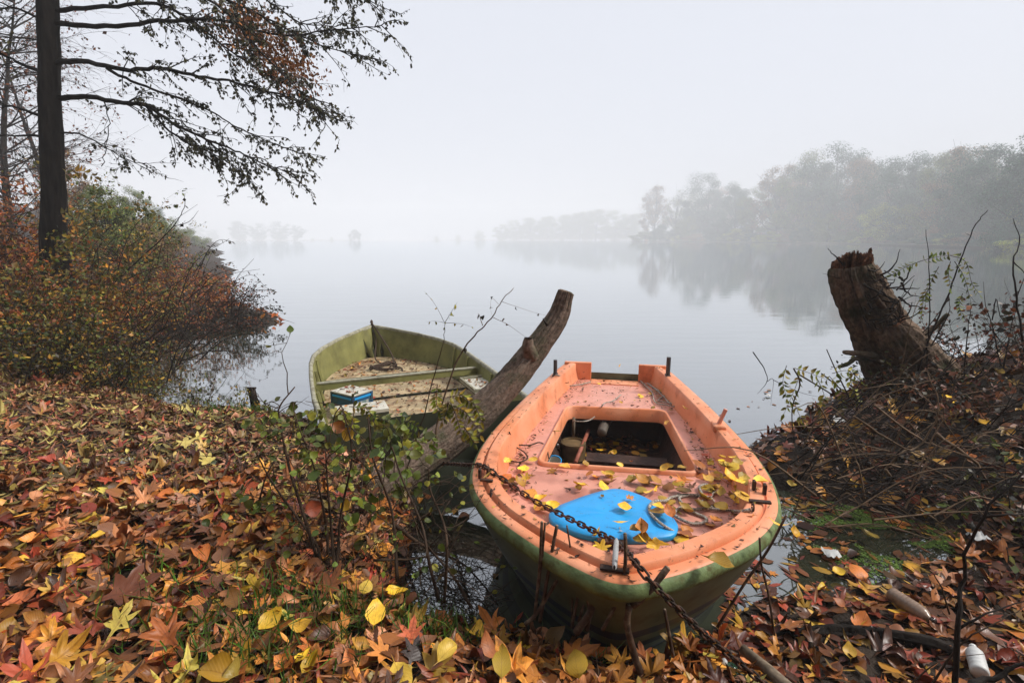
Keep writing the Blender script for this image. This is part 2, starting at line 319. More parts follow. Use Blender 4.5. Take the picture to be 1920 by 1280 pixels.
def ground_z(x, y):
    x = np.asarray(x, float); y = np.asarray(y, float); d = sdist(x, y)
    low = sst(.75, 1.15, x)*(1-sst(2.6, 3.2, y))*(1-sst(3.0, 3.8, x))
    bank = .02+.24*(1-np.exp(-np.maximum(d, 0)/np.where((y > 8) & (x < 0), .8, .22)))+.04*np.minimum(np.maximum(d, 0), 4)
    bank = bank*(1-low)+(.012+.05*np.minimum(np.maximum(d, 0), 2))*low
    bank += .10*sst(-1.2, -5, x)*sst(0, 1, d)+.42*sst(0, 1.6, d)*sst(2.4, 4.6, x)*sst(2.6, 4.2, y)
    hill = np.maximum(0, -x-10.5-.45*np.maximum(y-9, 0)); bank += .2*hill*sst(0, 3, d)+.42*np.maximum(-y-.8, 0)
    d = d+np.where((y > 8) & (x < 0), .16*np.sin(x*2.1+y*1.3)+.1*np.sin(x*4.7-y*3.1), 0)
    wob = .02*np.sin(x*5.1+y*2.3)*np.sin(y*4.3-x*1.7)+.012*np.sin(x*11.3+y*7.1)*np.sin(y*13.1-x*5.7)
    wob = wob+.09*sst(2.2, 3.2, x)*sst(3.2, 4., y)*np.sin(x*4.3+1.7*np.sin(y*3.1))*np.sin(y*5.2+1.3*np.sin(x*2.7))
    return np.where(d > 0, np.minimum(bank, 7)+wob*sst(0, .5, d)*(1-.6*low), np.maximum(.02+.55*d, -1.4))
def gz(x, y): return float(ground_z(np.array([x]), np.array([y]))[0])
def G(x, y): return Vector((x, y, gz(x, y)))
def axis(lo, a, b, hi, step, g=1.18):
    c = list(np.arange(a, b, step)); s = step; v = b
    while v < hi: c.append(v); s *= g; v += s
    c.append(hi); s = step; v = a
    while v > lo: s *= g; v -= s; c.insert(0, max(v, lo))
    return np.array(c)
gx = axis(-200, -7, 6, 200, .06); gy = axis(-50, .4, 7.5, 300, .06)
GX, GY = np.meshgrid(gx, gy); GZ = ground_z(GX, GY)
nx, ny = len(gx), len(gy); ii = (np.arange(ny-1)[:, None]*nx+np.arange(nx-1)[None]).ravel()
T = np.concatenate([np.stack([ii, ii+1, ii+nx+1], 1), np.stack([ii, ii+nx+1, ii+nx], 1)])
gm = tri_mesh('ground', np.stack([GX.ravel(), GY.ravel(), GZ.ravel()], 1), T); gm.materials.append(M_['soil'])
ground = tag(obj('ground', gm), 'dark earth lake bank under fallen leaves', kind='structure')
# water: an opaque murky body under a mirror surface
wm = bpy.data.materials.new('lake_water'); wm.use_nodes = True; t = wm.node_tree; N = t.nodes; L = t.links; N.clear()
dfu = N.new('ShaderNodeBsdfDiffuse'); dfu.inputs[0].default_value = (.034, .038, .022, 1)
gl = N.new('ShaderNodeBsdfGlossy'); gl.inputs['Roughness'].default_value = .035; gl.inputs[0].default_value = (.93, .95, .97, 1)
lw = N.new('ShaderNodeLayerWeight'); lw.inputs[0].default_value = .5
pw = N.new('ShaderNodeMath'); pw.operation = 'POWER'; pw.inputs[1].default_value = 2.2; L.new(lw.outputs['Facing'], pw.inputs[0])
mr = N.new('ShaderNodeMapRange'); mr.inputs[3].default_value = .2; mr.inputs[4].default_value = 1.0; L.new(pw.outputs[0], mr.inputs[0])
mxs = N.new('ShaderNodeMixShader'); L.new(mr.outputs[0], mxs.inputs[0]); L.new(dfu.outputs[0], mxs.inputs[1]); L.new(gl.outputs[0], mxs.inputs[2])
tc = N.new('ShaderNodeTexCoord'); mp = N.new('ShaderNodeMapping'); mp.inputs['Scale'].default_value = (.35, 1.3, 1); L.new(tc.outputs['Object'], mp.inputs[0])
nz = N.new('ShaderNodeTexNoise'); nz.inputs['Scale'].default_value = 1.6; nz.inputs['Detail'].default_value = 4; L.new(mp.outputs[0], nz.inputs['Vector'])
bp = N.new('ShaderNodeBump'); bp.inputs['Strength'].default_value = .06; bp.inputs['Distance'].default_value = .05; L.new(nz.outputs['Fac'], bp.inputs['Height'])
for n in (dfu, gl, lw): L.new(bp.outputs[0], n.inputs['Normal'])
out = N.new('ShaderNodeOutputMaterial'); L.new(mxs.outputs[0], out.inputs[0])
mb = MB(); mb.grid([[Vector((x, y, 0)) for x in np.linspace(-1000, 1000, 9)] for y in np.linspace(-40, 950, 9)])
tag(mb.build('lake_water', wm), 'still grey lake water', kind='structure')
# ------------------------------------------------------------------ far banks and trees
def bank_Y(px): return float(np.interp(px, [1190, 1500, 1920, 2110], [420, 240, 80, 64]))
def far_bank(name, pts, h, m, label):
    mb = MB(); c = sum((Vector((p[0], p[1], 0)) for p in pts), Vector())/len(pts)
    rows = []
    for k, (f, z) in enumerate(((1.0, -.6), (1.0, .02), (.985, h*.6), (.9, h), (.5, h*1.2), (.02, h*1.2))):
        rows.append([Vector((c.x+(p[0]-c.x)*f, c.y+(p[1]-c.y)*f, z)) for p in pts])
    mb.grid(rows, 0, True); return tag(mb.build(name, m), label, kind='structure')
far_bank('far_bank', [(97, 402), (102, 384), (112, 345), (122, 290), (130, 238), (124, 190), (104, 130), (84, 80), (82, 60), (150, 52), (420, 60), (420, 480), (150, 480), (105, 430), (92, 410)], .35, M_['far_soil'], 'low wooded bank across the water')
far_bank('far_bank', [(-600, 650), (-400, 650), (-215, 655), (-195, 680), (-220, 760), (-500, 830), (-640, 760)], .15, M_['far_soil'], 'low hazy shore on the far left')
far_bank('far_bank', [(-60, 720), (60, 700), (170, 650), (240, 680), (210, 800), (-40, 820), (-140, 780)], .15, M_['far_soil'], 'hazy shore in the middle of the lake')
mb = MB(); sa, sb = at(1485, 466.5, .1), at(1935, 466.5, .1)
sp = [Vector((sa.x+(sb.x-sa.x)*i/24, 0, 0)) for i in range(25)]
bp_ = [(px, bank_Y(px)-5.2) for px in range(1488, 1960, 20)]
mb.grid([[Vector((atY(px, 500, Y).x-o*.45, Y-o, z)) for px, Y in bp_] for o, z in ((2.6, -.1), (1.8, .12), (.6, .24), (-2.5, .5))])
tag(mb.build('sandbar', M_['sand']), 'thin pale strip of sand at the far waterline', kind='structure')
def tree_variant(seed, shape, ncl, nper, leaf, low=.12, top=1., wid=.36, bare=False, rcl=.085):
    r = np.random.default_rng(seed); C = []
    while len(C) < ncl:
        p = r.uniform(-1, 1, 3); l = np.linalg.norm(p)
        if l > 1 or l < .35: continue
        z = (p[2]+1)/2
        f = {'round': 1., 'egg': 1.15-.55*z, 'broad': .75+.35*z, 'dome': math.sqrt(max(0, 1-z*z))*1.25}[shape]
        C.append((p[0]*wid*f, p[1]*wid*f, low+(top-low-.04)*z))
    C = np.array(C); C[:, :2] += .04*np.sin(C[:, 2:3]*20+r.uniform(0, 6, 2))
    P = np.repeat(C, nper, 0); sz = np.repeat(r.uniform(.6, 1.25, ncl), nper)[:, None]
    off = r.normal(size=P.shape); off *= (r.random((len(P), 1))**.45)/np.linalg.norm(off, axis=1, keepdims=True)*1.45; off[:, 2] *= .7; P = P+off*rcl*.7*sz*(1+.25*np.sin(P*90).sum(1, keepdims=True)/3); P[:, 2] = np.maximum(P[:, 2], .0)
    n = len(P); d = r.normal(size=(n, 3)); co = P-np.array([0, 0, .45]); co /= np.linalg.norm(co, axis=1, keepdims=True)+1e-6; oo = off/(np.linalg.norm(off, axis=1, keepdims=True)+1e-6)
    nn = oo*.9+co*.7+np.array([0, 0, .45])+r.normal(size=(n, 3))*.45; d -= nn*(d*nn).sum(1, keepdims=True)/(nn*nn).sum(1, keepdims=True)
    data = place(TD, P, d, nn, leaf*r.uniform(.6, 1.3, n), r.integers(0, 2, n))
    crown = tri_mesh('crown', *data, smooth=False)
    mb = MB(); sw = r.uniform(-.03, .03, 2)
    tp = [Vector((sw[0]*z*2, sw[1]*z*2, z)) for z in (-.03, .1, .25, .4, .55, .7*top)]
    mb.tube(tp, [.022, .017, .014, .011, .007, .002], 6)
    for c in C[r.choice(ncl, min(ncl, 26), False)]:
        z0 = max(.08, min(.6, c[2]*.55)); b = Vector((sw[0]*z0*2, sw[1]*z0*2, z0)); e = Vector(c)
        mid = (b+e)/2+Vector((0, 0, -.03)); mb.tube([b, mid, e], [.007, .005, .0015], 4, False)
        if bare:
            for _ in range(5):
                q = e+Vector(r.normal(size=3)*.07)+Vector((0, 0, .03)); mb.tube([mid.lerp(e, .6), (mid+q)/2+Vector(r.normal(size=3)*.01), q], [.003, .002, .001], 3, False)
    me = bpy.data.meshes.new('trunk'); me.from_pydata(mb.v, [], mb.f); me.materials.append(M_['bark_dk'])
    return me, crown
VAR = {'a': tree_variant(1, 'round', 46, 720, .017, .02, 1, .37, rcl=.125), 'b': tree_variant(2, 'egg', 52, 660, .017, .02, 1, .36, rcl=.115), 'c': tree_variant(3, 'broad', 44, 720, .017, .05, 1, .42, rcl=.12),
    'd': tree_variant(4, 'egg', 80, 150, .019, .04, 1, .34, True), 'e': tree_variant(5, 'egg', 56, 80, .018, .05, 1, .28, True), 's': tree_variant(6, 'dome', 36, 420, .036, .02, 1, .62, rcl=.18), 'w': tree_variant(7, 'round', 44, 460, .024, .02, 1, .52, rcl=.14)}
CROWN = {}
def far_tree(var, m, px, Y, top, label, cat='tree', name='tree', group=None, wid=1., base=-.6):
    p = atY(px, 500, Y); z = atY(px, top, Y).z; H = (z-base)
    if (var, m) not in CROWN:
        c = VAR[var][1].copy(); c.materials.clear(); c.materials.append(M_[m]); CROWN[(var, m)] = c
    e = thing(name, label, cat, (p.x, Y, base), group); e.rotation_euler[2] = random.uniform(0, 6.28); e.scale = (H*wid, H*wid, H)
    for nm, me in (('trunk' if cat == 'tree' else 'stems', VAR[var][0]), ('crown' if cat == 'tree' else 'foliage', CROWN[(var, m)])):
        o = bpy.data.objects.new(nm, me); COL.objects.link(o); o.parent = e
    return e
LATE = []
RT = [('d', 'f_br', 1222, 131, 342, 'small thin brown tree at the tip of the wooded bank', .9), ('e', 'f_ol', 1262, 136, 352, 'nearly bare slender tree just right of the tip tree', .8),
    ('a', 'f_dk', 1320, 126, 322, 'rounded dark green tree nearest the tip of the wooded bank', 1.0), ('b', 'f_dk', 1372, 130, 345, 'dark green tree with low crown before the gap in the treeline', .9),
    ('c', 'f_ol', 1405, 128, 352, 'low olive tree filling the gap in the far treeline', .8), ('d', 'f_br', 1448, 120, 300, 'thin brownish tree with sky showing through its crown', 1.),
    ('a', 'f_ol', 1495, 117, 284, 'olive tree left of the tallest hump in the treeline', .9), ('c', 'f_dk', 1548, 113, 271, 'tall dark tree forming the hump of the far treeline', 1.0),
    ('b', 'f_br', 1602, 116, 290, 'brownish tree behind the round yellow green one', .9), ('a', 'f_dk', 1652, 108, 292, 'dark green tree behind the bright rounded willow', .9),
    ('c', 'f_dk', 1700, 106, 284, 'broad dark tree above the brown bank dome', .95), ('b', 'f_ol', 1745, 102, 276, 'olive tree between two dark crowns on the right bank', .9),
    ('d', 'f_br', 1785, 104, 262, 'half bare tree rising above the right treeline', 1.), ('a', 'f_dk', 1822, 97, 268, 'dark tree over the orange bank shrub', .95),
    ('c', 'f_dk', 1872, 94, 252, 'tall dark tree close to the right edge of the photo', .95), ('b', 'f_dk', 1915, 92, 246, 'tallest dark tree cut by the right edge of the photo', .95),
    ('a', 'f_ol', 1968, 90, 250, 'olive tree just beyond the right end of the view', .95), ('c', 'f_dk', 2030, 90, 246, 'dark tree standing past the right end of the view', 1.), ('b', 'f_dk', 2110, 90, 240, 'far dark tree last in the bank row', 1.)]
for v, m, px, Y, top, lab, w in RT: far_tree(v, m, px, bank_Y(px)+3+.42*w*(448-top)/960*bank_Y(px)+4*(px % 3 == 0), top, lab, group='trees on the wooded right bank', wid=w)
for lab, px, Y, top, v, m in [('olive tree half hidden behind the small thin tip tree', 1290, 140, 360, 'a', 'f_ol'), ('brown tree hidden behind the dark tree before the gap', 1345, 142, 350, 'c', 'f_br'), ('dark tree behind the thin brownish see through tree', 1470, 132, 320, 'b', 'f_dk'), ('brown tree behind the left flank of the tall hump', 1520, 128, 318, 'a', 'f_br'), ('shaded tree just right of the tall hump', 1580, 126, 310, 'a', 'f_dk'), ('olive tree showing above the bright rounded willow', 1630, 122, 318, 'c', 'f_ol'),
        ('dark tree behind the broad tree over the brown dome', 1680, 118, 315, 'b', 'f_dk'), ('dark tree left of the half bare tree', 1725, 114, 310, 'a', 'f_dk'), ('olive tree behind the foot of the half bare tree', 1770, 112, 315, 'a', 'f_ol'), ('dark tree right of the half bare tree', 1800, 108, 310, 'b', 'f_dk'), ('shaded tree filling the row over the orange shrub', 1850, 104, 300, 'a', 'f_dk'), ('olive tree behind the tallest dark tree at the right edge', 1895, 102, 300, 'c', 'f_ol'), ('dark tree filling the row at the right photo edge', 1940, 100, 300, 'b', 'f_dk')]:
    far_tree(v, m, px, bank_Y(px)*1.2+16, top, lab, group='second row trees on the wooded bank', wid=1.1)
RS = [('s', 'f_dk', 1238, 126, 420, 'dark leafy shrub hiding the trunk of the tip tree', 1.0), ('s', 'f_ol', 1285, 126, 405, 'tall olive shrub between tip tree and rounded dark tree', .8), ('s', 'f_ye', 1420, 117, 440, 'low yellow green fringe at the far waterline', 1.8), ('s', 'f_br', 1620, 100, 440, 'low russet shrub right of the olive shrub', 1.2), ('s', 'f_ol', 1770, 96, 436, 'olive fringe shrub by the brown dome', 1.4), ('w', 'f_ye', 1648, 100, 378, 'bright rounded yellow green willow at the water on the wooded bank', 1.0), ('w', 'f_ol', 1545, 108, 398, 'soft olive willow left of the bright rounded one', .9), ('s', 'f_dk', 1500, 112, 425, 'dark green shrub above the left end of the sand strip', 1.1),
    ('s', 'f_ye', 1375, 119, 428, 'large pale yellow green shrub by the far waterline', 1.3), ('s', 'f_ye', 1440, 115, 433, 'yellow green shrub with one pale upright shoot', 1.3), ('s', 'f_or', 1300, 122, 446, 'small orange tinted shrub low at the far waterline', 1.5),
    ('s', 'f_dk', 1262, 126, 428, 'dark shrub at the foot of the thin tip tree', 1.3), ('s', 'f_or', 1210, 130, 448, 'tiny yellow shrub at the very tip of the bank', 1.4), ('s', 'f_br', 1738, 98, 430, 'brown dome shaped shrub on the right bank', 1.0),
    ('s', 'f_dk', 1690, 99, 428, 'blue green shrub between the willow and the brown dome', 1.1), ('s', 'f_or', 1855, 92, 440, 'orange shrub low before the dark trees', 1.1), ('s', 'f_dk', 1795, 95, 425, 'dark shrub between brown dome and orange shrub', 1.3), ('s', 'f_dk', 1905, 91, 422, 'dark shrub at the right end of the far bank', 1.4),
    ('s', 'f_ol', 1590, 104, 432, 'olive shrub under the two willows', 1.2), ('s', 'f_dk', 1340, 121, 415, 'dark shrub behind the pale waterline shrub', 1.2)]
for v, m, px, Y, top, lab, w in RS: far_tree(v, m, px, bank_Y(px)-(1. if v == 'w' else 3.), top, lab, 'shrub', 'shrub', wid=w, base=.2)
for lab, px, top, v in [('fogbound tree with a small peak at the left end of the far left clump', 455, 413, 'b'), ('fogbound tree second from the left in the far left clump', 490, 418, 'a'), ('broad fogbound tree in the middle of the far left clump', 530, 414, 'a'), ('low fogbound tree at the right end of the far left clump', 562, 422, 'c')]: far_tree(v, 'f_dk', px, 690, top, lab, group='fogbound trees far left', wid=1.35)
far_tree('s', 'f_dk', 668, 670, 430, 'single rounded bush standing alone in the fog', 'shrub', 'shrub', wid=.95, base=.1)
for px, top in [(405, 430), (375, 420), (345, 426), (318, 418)]: far_tree('a', 'f_dk', px, 780, top, 'faint tree almost lost in the fog behind the left bank', group='faint trees in the fog far left', wid=1.4)
for px, top, Y in [(940, 420, 300), (968, 412, 300), (995, 406, 297), (1025, 403, 294), (1055, 400, 290), (1085, 395, 286), (1115, 390, 280), (1150, 393, 275), (1185, 398, 270), (590, 446, 320), (625, 444, 320), (820, 442, 330), (860, 440, 330), (900, 432, 320)]:
    far_tree('ab'[int(px) % 2], 'f_ol', px, Y*2.4, top, 'faint fogbound tree beyond the lake', group='faint trees beyond the lake', wid=1.5)
# bushes along the left shore, fading back into the fog
for lab, px, Y, top, v, m, w in [('grey green bush on the left shore beyond the promontory', 300, 34, 395, 'w', 'f_ol', .9), ('feathery olive bush behind the alder on the left shore', 215, 16, 335, 'd', 'f_ol', .8), ('pale bush at the waterline of the left shore', 335, 48, 432, 's', 'f_br', 1.0), ('rounded green bush up the left shore', 190, 27, 345, 'w', 'f_ol', .6), ('hazy bush far along the left shore', 355, 90, 428, 's', 'f_ol', 1.2), ('tall hazy tree on the left shore slope', 265, 48, 350, 'c', 'f_ol', .8), ('olive tree on the slope behind the feathery bush', 140, 30, 262, 'd', 'f_br', .8), ('dull green tree far up the left shore', 305, 85, 388, 'a', 'f_dk', .9), ('brown bush low on the left shore slope', 250, 19, 410, 's', 'f_br', 1.1)]:
    p = atY(px, 450, Y); far_tree(v, m, px, Y, top, lab, 'bush' if v in 'sw' else 'tree', 'shrub' if v in 'sw' else 'tree', wid=w, base=gz(p.x, Y)-.05) if False else LATE.append((v, m, px, Y, top, lab, w))
for px in range(1204, 1960, 34):
    far_tree('s', ('f_ol', 'f_dk', 'f_ye', 'f_br', 'f_dk')[(px // 34) % 5], px+random.uniform(-8, 8), bank_Y(px)-.5, 440+random.uniform(-8, 6), 'low shrub in the row lining the far waterline', 'shrub', 'shrub', 'low shrubs lining the far waterline', 2.0)
# ------------------------------------------------------------------ growing things
def walk(p, d, length, seg, wob, grav=0., rr=random):
    pts = [Vector(p)]; d = Vector(d).normalized()
    for i in range(seg):
        d = (d+Vector((rr.gauss(0, wob), rr.gauss(0, wob), rr.gauss(0, wob)-grav))).normalized(); pts.append(pts[-1]+d*(length/seg))
    return pts
def shrub(label, base, h, spread, nst, leaf, lsize, nleaf, stemm='twig', lean=(0, 0), name='shrub', cat='shrub', group=None, sub=4, tm=None, droop=.06, rad=.008, wob=.16, bushy=1.):
    base = Vector(base); e = thing(name, label, cat, base, group); mb = MB(); P, D = [], []
    for k in range(nst):
        a = random.uniform(0, 6.28); rr_ = spread*.25*random.random()
        s = base+Vector((math.cos(a)*rr_, math.sin(a)*rr_, -.03))
        L_ = h*random.uniform(.6, 1.05)
        d = Vector((math.cos(a)*spread/h*random.random()*.9+lean[0], math.sin(a)*spread/h*random.random()*.9+lean[1], 1))
        pts = walk(s, d, L_, 7, wob*.6, droop*.7); r0 = rad*random.uniform(.6, 1.2)
        mb.tube(pts, lerps(r0, r0*.2, len(pts)), 5 if rad > .006 else 4, False)
        for j in range(sub):
            i = random.randint(2, 7); dd = (pts[i]-pts[i-1]).normalized()+Vector((random.gauss(0, .7), random.gauss(0, .7), random.gauss(0, .3)))*bushy
            q = walk(pts[i], dd, L_*random.uniform(.2, .5), 5, wob, droop); mb.tube(q, lerps(r0*.4, r0*.12, len(q)), 3, False)
            for z in range(1, len(q)):
                P.append(q[z]); D.append((q[z]-q[z-1]))
                if random.random() < .5:
                    w = walk(q[z], (q[z]-q[z-1]).normalized()+Vector((random.gauss(0, .8), random.gauss(0, .8), random.gauss(0, .4))), L_*.13, 3, wob, droop); mb.tube(w, [r0*.2, r0*.15, r0*.12, r0*.08], 3, False)
                    for x in w[1:]: P.append(x); D.append(w[-1]-w[0])
    mb.build('stems', M_[stemm], e)
    if nleaf:
        P = np.array([tuple(p) for p in P]); D = np.array([tuple(p.normalized()) for p in D]); s = rng.integers(0, len(P), nleaf)
        n = nleaf; pp = P[s]+rng.normal(size=(n, 3))*lsize*.6; dd = D[s]+rng.normal(size=(n, 3))*.8+np.array([0, 0, -.35]); nn = rng.normal(size=(n, 3))*.7+np.array([0, -.2, 1.])
        ms = leaf if isinstance(leaf, (list, tuple)) else [leaf]
        sp_ = rng.integers(0, len(ms), n)
        for i, m in enumerate(ms):
            q = sp_ == i
            if q.any(): leaves_obj('foliage', place(tm or TS, pp[q], dd[q], nn[q], lsize*rng.uniform(.55, 1.25, q.sum())), M_[m], e)
    return e
for v, m, px, Y, top, lab, w in LATE:
    p = atY(px, 450, Y); far_tree(v, m, px, Y, top, lab, 'bush' if v in 'sw' else 'tree', 'shrub' if v in 'sw' else 'tree', wid=w, base=gz(p.x, Y)-.05)
# wooded slope at the viewer's back: it shades everything that faces away from the lake
for v, m, x, y, h, lab in [('a', 'f_dk', -3, -7, 10, 'dense tree on the slope behind the viewpoint'), ('b', 'f_ol', 3, -6.5, 10, 'olive tree on the slope behind the viewpoint'), ('c', 'f_dk', 6, -10, 11, 'broad tree on the slope behind the right bank'), ('a', 'f_br', -9, -5, 10, 'brown tree behind the left bank'), ('b', 'f_dk', 0, -12, 14, 'tall tree high on the slope behind the viewpoint'), ('a', 'f_dk', -14, 1, 10, 'dense tree off the left end of the carpet')]:
    z = gz(x, y)-.1; e = thing('tree', lab, 'tree', (x, y, z)); e.scale = (h*1.1, h*1.1, h)
    if (v, m) not in CROWN: c = VAR[v][1].copy(); c.materials.clear(); c.materials.append(M_[m]); CROWN[(v, m)] = c
    for nm, me in (('trunk', VAR[v][0]), ('crown', CROWN[(v, m)])): o = bpy.data.objects.new(nm, me); COL.objects.link(o); o.parent = e
# main tree, given as limb paths in the picture at about eight metres
TY = 8.0
def limb(pts, y0, y1): return spline([atY(px, py, y0+(y1-y0)*i/(len(pts)-1)) for i, (px, py) in enumerate(pts)], 5)
tb = G(*atY(102, 500, TY).xy)
alder = thing('alder_tree', 'tall dark alder with spreading half bare limbs over the left bank', 'tree', tb)
tr = spline([tb+Vector((0, 0, -.2)), atY(103, 470, TY), atY(102, 380, TY), atY(97, 280, TY), atY(94, 180, TY), atY(91, 60, TY), atY(88, -80, TY), atY(92, -260, TY), atY(88, -420, TY)], 8)
def bark_tube(pts, rad, n, amp, ridge, seed, flare=None, cap=True, tm=None):
    """trunk with lengthwise bark ridges as real relief"""
    V = []; x = None; k = len(pts); acc = 0
    for i, p in enumerate(pts):
        d = (pts[min(i+1, k-1)]-pts[max(i-1, 0)]).normalized()
        if i: acc += (pts[i]-pts[i-1]).length
        if x is None: x, y = frame_of(d)
        else: x = (x-d*x.dot(d)).normalized()
        y = d.cross(x); row = []
        for j in range(n):
            a = 2*math.pi*j/n; c, s = math.cos(a), math.sin(a)
            wv_ = .5*noise.noise(Vector((c*1.5, s*1.5, acc*3+seed)))
            nv = noise.noise(Vector((c*ridge+wv_, s*ridge+wv_, acc*1.3+seed))); n2 = noise.noise(Vector((c*ridge*2.1, s*ridge*2.1, acc*3.1+seed)))
            nb = noise.noise(Vector((c*.9, s*.9, acc*1.7+seed*2))); n4 = noise.noise(Vector((c*ridge*4, s*ridge*4, acc*14+seed)))
            rd = rad[i]*(1+.1*nb)+amp*(.35-1.5*max(0., 1-abs(nv)*3.2)**1.5-.7*max(0., 1-abs(n2)*3.)+.3*n4)
            row.append(p+x*(rd*c)+y*(rd*s))
        V.append(row)
    return V
def interp(vals, n): return list(np.interp(np.linspace(0, 1, n), np.linspace(0, 1, len(vals)), vals))
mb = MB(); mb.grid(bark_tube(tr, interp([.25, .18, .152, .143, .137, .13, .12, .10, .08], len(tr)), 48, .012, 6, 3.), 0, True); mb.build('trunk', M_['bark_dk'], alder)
LIMBS = [([(100, 44), (200, 50), (300, 40), (372, 36), (430, 42), (520, 66), (640, 56), (715, 48)], 8, 7.4, .05), ([(100, 20), (200, 14), (290, 6), (360, 40), (430, 95), (520, 150), (600, 190)], 8, 8.3, .045),
    ([(105, 120), (150, 115), (230, 130), (300, 128), (370, 142), (430, 152), (500, 172), (560, 192), (640, 228)], 8, 7.2, .055), ([(105, 184), (170, 182), (230, 193), (275, 198), (320, 228), (390, 262), (440, 282), (490, 305), (538, 322)], 8, 7.6, .055),
    ([(275, 200), (310, 238), (350, 268), (400, 288), (440, 312), (472, 342)], 7.85, 7.3, .025), ([(200, 128), (260, 158), (330, 182), (400, 212), (450, 242), (520, 272), (562, 288)], 7.8, 8.3, .03),
    ([(105, 248), (150, 252), (190, 272), (240, 300), (272, 308)], 8, 8.2, .022), ([(195, 190), (203, 230), (200, 270), (190, 312)], 7.9, 7.7, .012),
    ([(90, 222), (40, 205), (0, 198), (-80, 205)], 8, 8, .035), ([(90, 258), (30, 254), (-10, 256), (-90, 262)], 8, 7.8, .028), ([(88, 140), (30, 115), (-10, 98), (-90, 80)], 8, 8.3, .04), ([(88, 40), (40, 20), (0, 5), (-80, -30)], 8, 8, .03), ([(90, 76), (40, 72), (-10, 66), (-80, 66)], 8, 7.5, .018),
    ([(92, -20), (180, -40), (280, -50), (400, -10), (500, 34), (600, 84), (690, 108)], 8, 7.8, .05), ([(90, -90), (220, -130), (350, -90), (470, -20), (560, 40), (630, 50)], 8, 8.6, .05), ([(92, -60), (200, -80), (330, -30), (420, 20), (500, 110), (560, 170), (610, 230)], 8, 7.0, .04),
    ([(95, -160), (200, -230), (330, -220), (480, -120), (620, -40), (700, 10)], 8, 8.2, .05), ([(90, -150), (0, -220), (-110, -230)], 8, 8, .05)]
LEAFP = []
def dress(mb, pts, r0, start, nt, tl, P, sub=3):
    n = len(pts)
    for _ in range(nt):
        i = random.randint(max(1, int(n*start)), n-1); b = pts[i]; bd = (pts[i]-pts[i-1]).normalized()
        d = bd*random.uniform(.6, 1.2)+Vector((random.gauss(0, .45), random.gauss(0, .5), random.gauss(-.12, .38)))
        L_ = tl*random.uniform(.4, 1.1); q = walk(b, d, L_, 6, .12, .035); rr = max(.004, r0*.22); mb.tube(q, lerps(rr, .0022, 7), 4, False)
        for j in range(2, 7):
            P.append((q[j], q[j]-q[j-1]))
            for s in range(random.choice((0, 1, 1, 2)) if sub else 0):
                w = walk(q[j], (q[j]-q[j-1]).normalized()*.8+Vector((random.gauss(0, .6), random.gauss(0, .6), random.gauss(-.1, .5))), L_*random.uniform(.15, .4), 4, .15, .04)
                mb.tube(w, [.0032, .0028, .0024, .002, .0014], 3, False)
                for x in range(1, 5): P.append((w[x], w[x]-w[x-1]))
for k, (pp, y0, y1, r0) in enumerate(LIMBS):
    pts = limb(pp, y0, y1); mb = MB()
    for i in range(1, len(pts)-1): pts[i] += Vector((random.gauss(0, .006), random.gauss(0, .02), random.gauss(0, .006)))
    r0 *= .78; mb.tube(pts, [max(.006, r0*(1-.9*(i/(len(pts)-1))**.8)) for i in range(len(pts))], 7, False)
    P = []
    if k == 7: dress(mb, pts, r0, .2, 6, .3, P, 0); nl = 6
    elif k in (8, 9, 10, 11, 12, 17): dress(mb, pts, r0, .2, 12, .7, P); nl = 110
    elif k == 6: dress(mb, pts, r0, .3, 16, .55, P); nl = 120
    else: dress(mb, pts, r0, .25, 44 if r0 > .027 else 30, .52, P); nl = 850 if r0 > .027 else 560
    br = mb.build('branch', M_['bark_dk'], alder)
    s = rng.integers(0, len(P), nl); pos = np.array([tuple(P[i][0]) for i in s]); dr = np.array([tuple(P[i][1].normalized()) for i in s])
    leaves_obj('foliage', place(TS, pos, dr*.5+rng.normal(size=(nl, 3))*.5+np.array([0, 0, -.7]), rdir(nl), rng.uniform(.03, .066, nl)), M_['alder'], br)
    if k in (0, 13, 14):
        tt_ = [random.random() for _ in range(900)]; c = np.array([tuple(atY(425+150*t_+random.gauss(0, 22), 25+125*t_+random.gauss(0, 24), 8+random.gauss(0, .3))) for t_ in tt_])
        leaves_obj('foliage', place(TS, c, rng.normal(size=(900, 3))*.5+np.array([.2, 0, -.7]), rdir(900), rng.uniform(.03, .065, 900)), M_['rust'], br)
# bare trees and rust coloured growth on the slope behind the alder
def bare_tree(label, px, Y, h, leaf, nl, group=None, spread=.45):
    p = atY(px, 430, Y); b = G(p.x, Y); e = thing('bare_tree', label, 'tree', b, group); mb = MB(); P = []
    tr = walk(b+Vector((0, 0, -.1)), (random.gauss(0, .06), random.gauss(0, .06), 1), h, 12, .05, -.01); mb.tube(tr, lerps(.016*h, .004*h*.3, 13), 7, False); mb.build('trunk', M_['bark_dk'], e)
    mb = MB()
    for i in range(3, 13):
        for _ in range(4):
            a = random.uniform(0, 6.28); q = walk(tr[i], (math.cos(a), math.sin(a), random.uniform(.1, .9)), h*spread*random.uniform(.4, .9), 6, .13, .01); mb.tube(q, lerps(.005*h*.6, .004, 7), 4, False); dress(mb, q, .02, .3, 7, h*.16, P, 1)
    mb.build('branches', M_['twig_dk'], e)
    s = rng.integers(0, len(P), nl); pos = np.array([tuple(P[i][0]) for i in s])
    leaves_obj('foliage', place(TD, pos, rng.normal(size=(nl, 3))+np.array([0, 0, -.5]), rdir(nl), rng.uniform(.06, .13, nl)), M_[leaf], e)
bare_tree('slender bare tree with rusty leaves behind the alder trunk', 30, 17, 9, 'bush_r', 1500)
bare_tree('bare brown tree on the slope at the left photo edge', -40, 20, 10, 'rust', 1500)
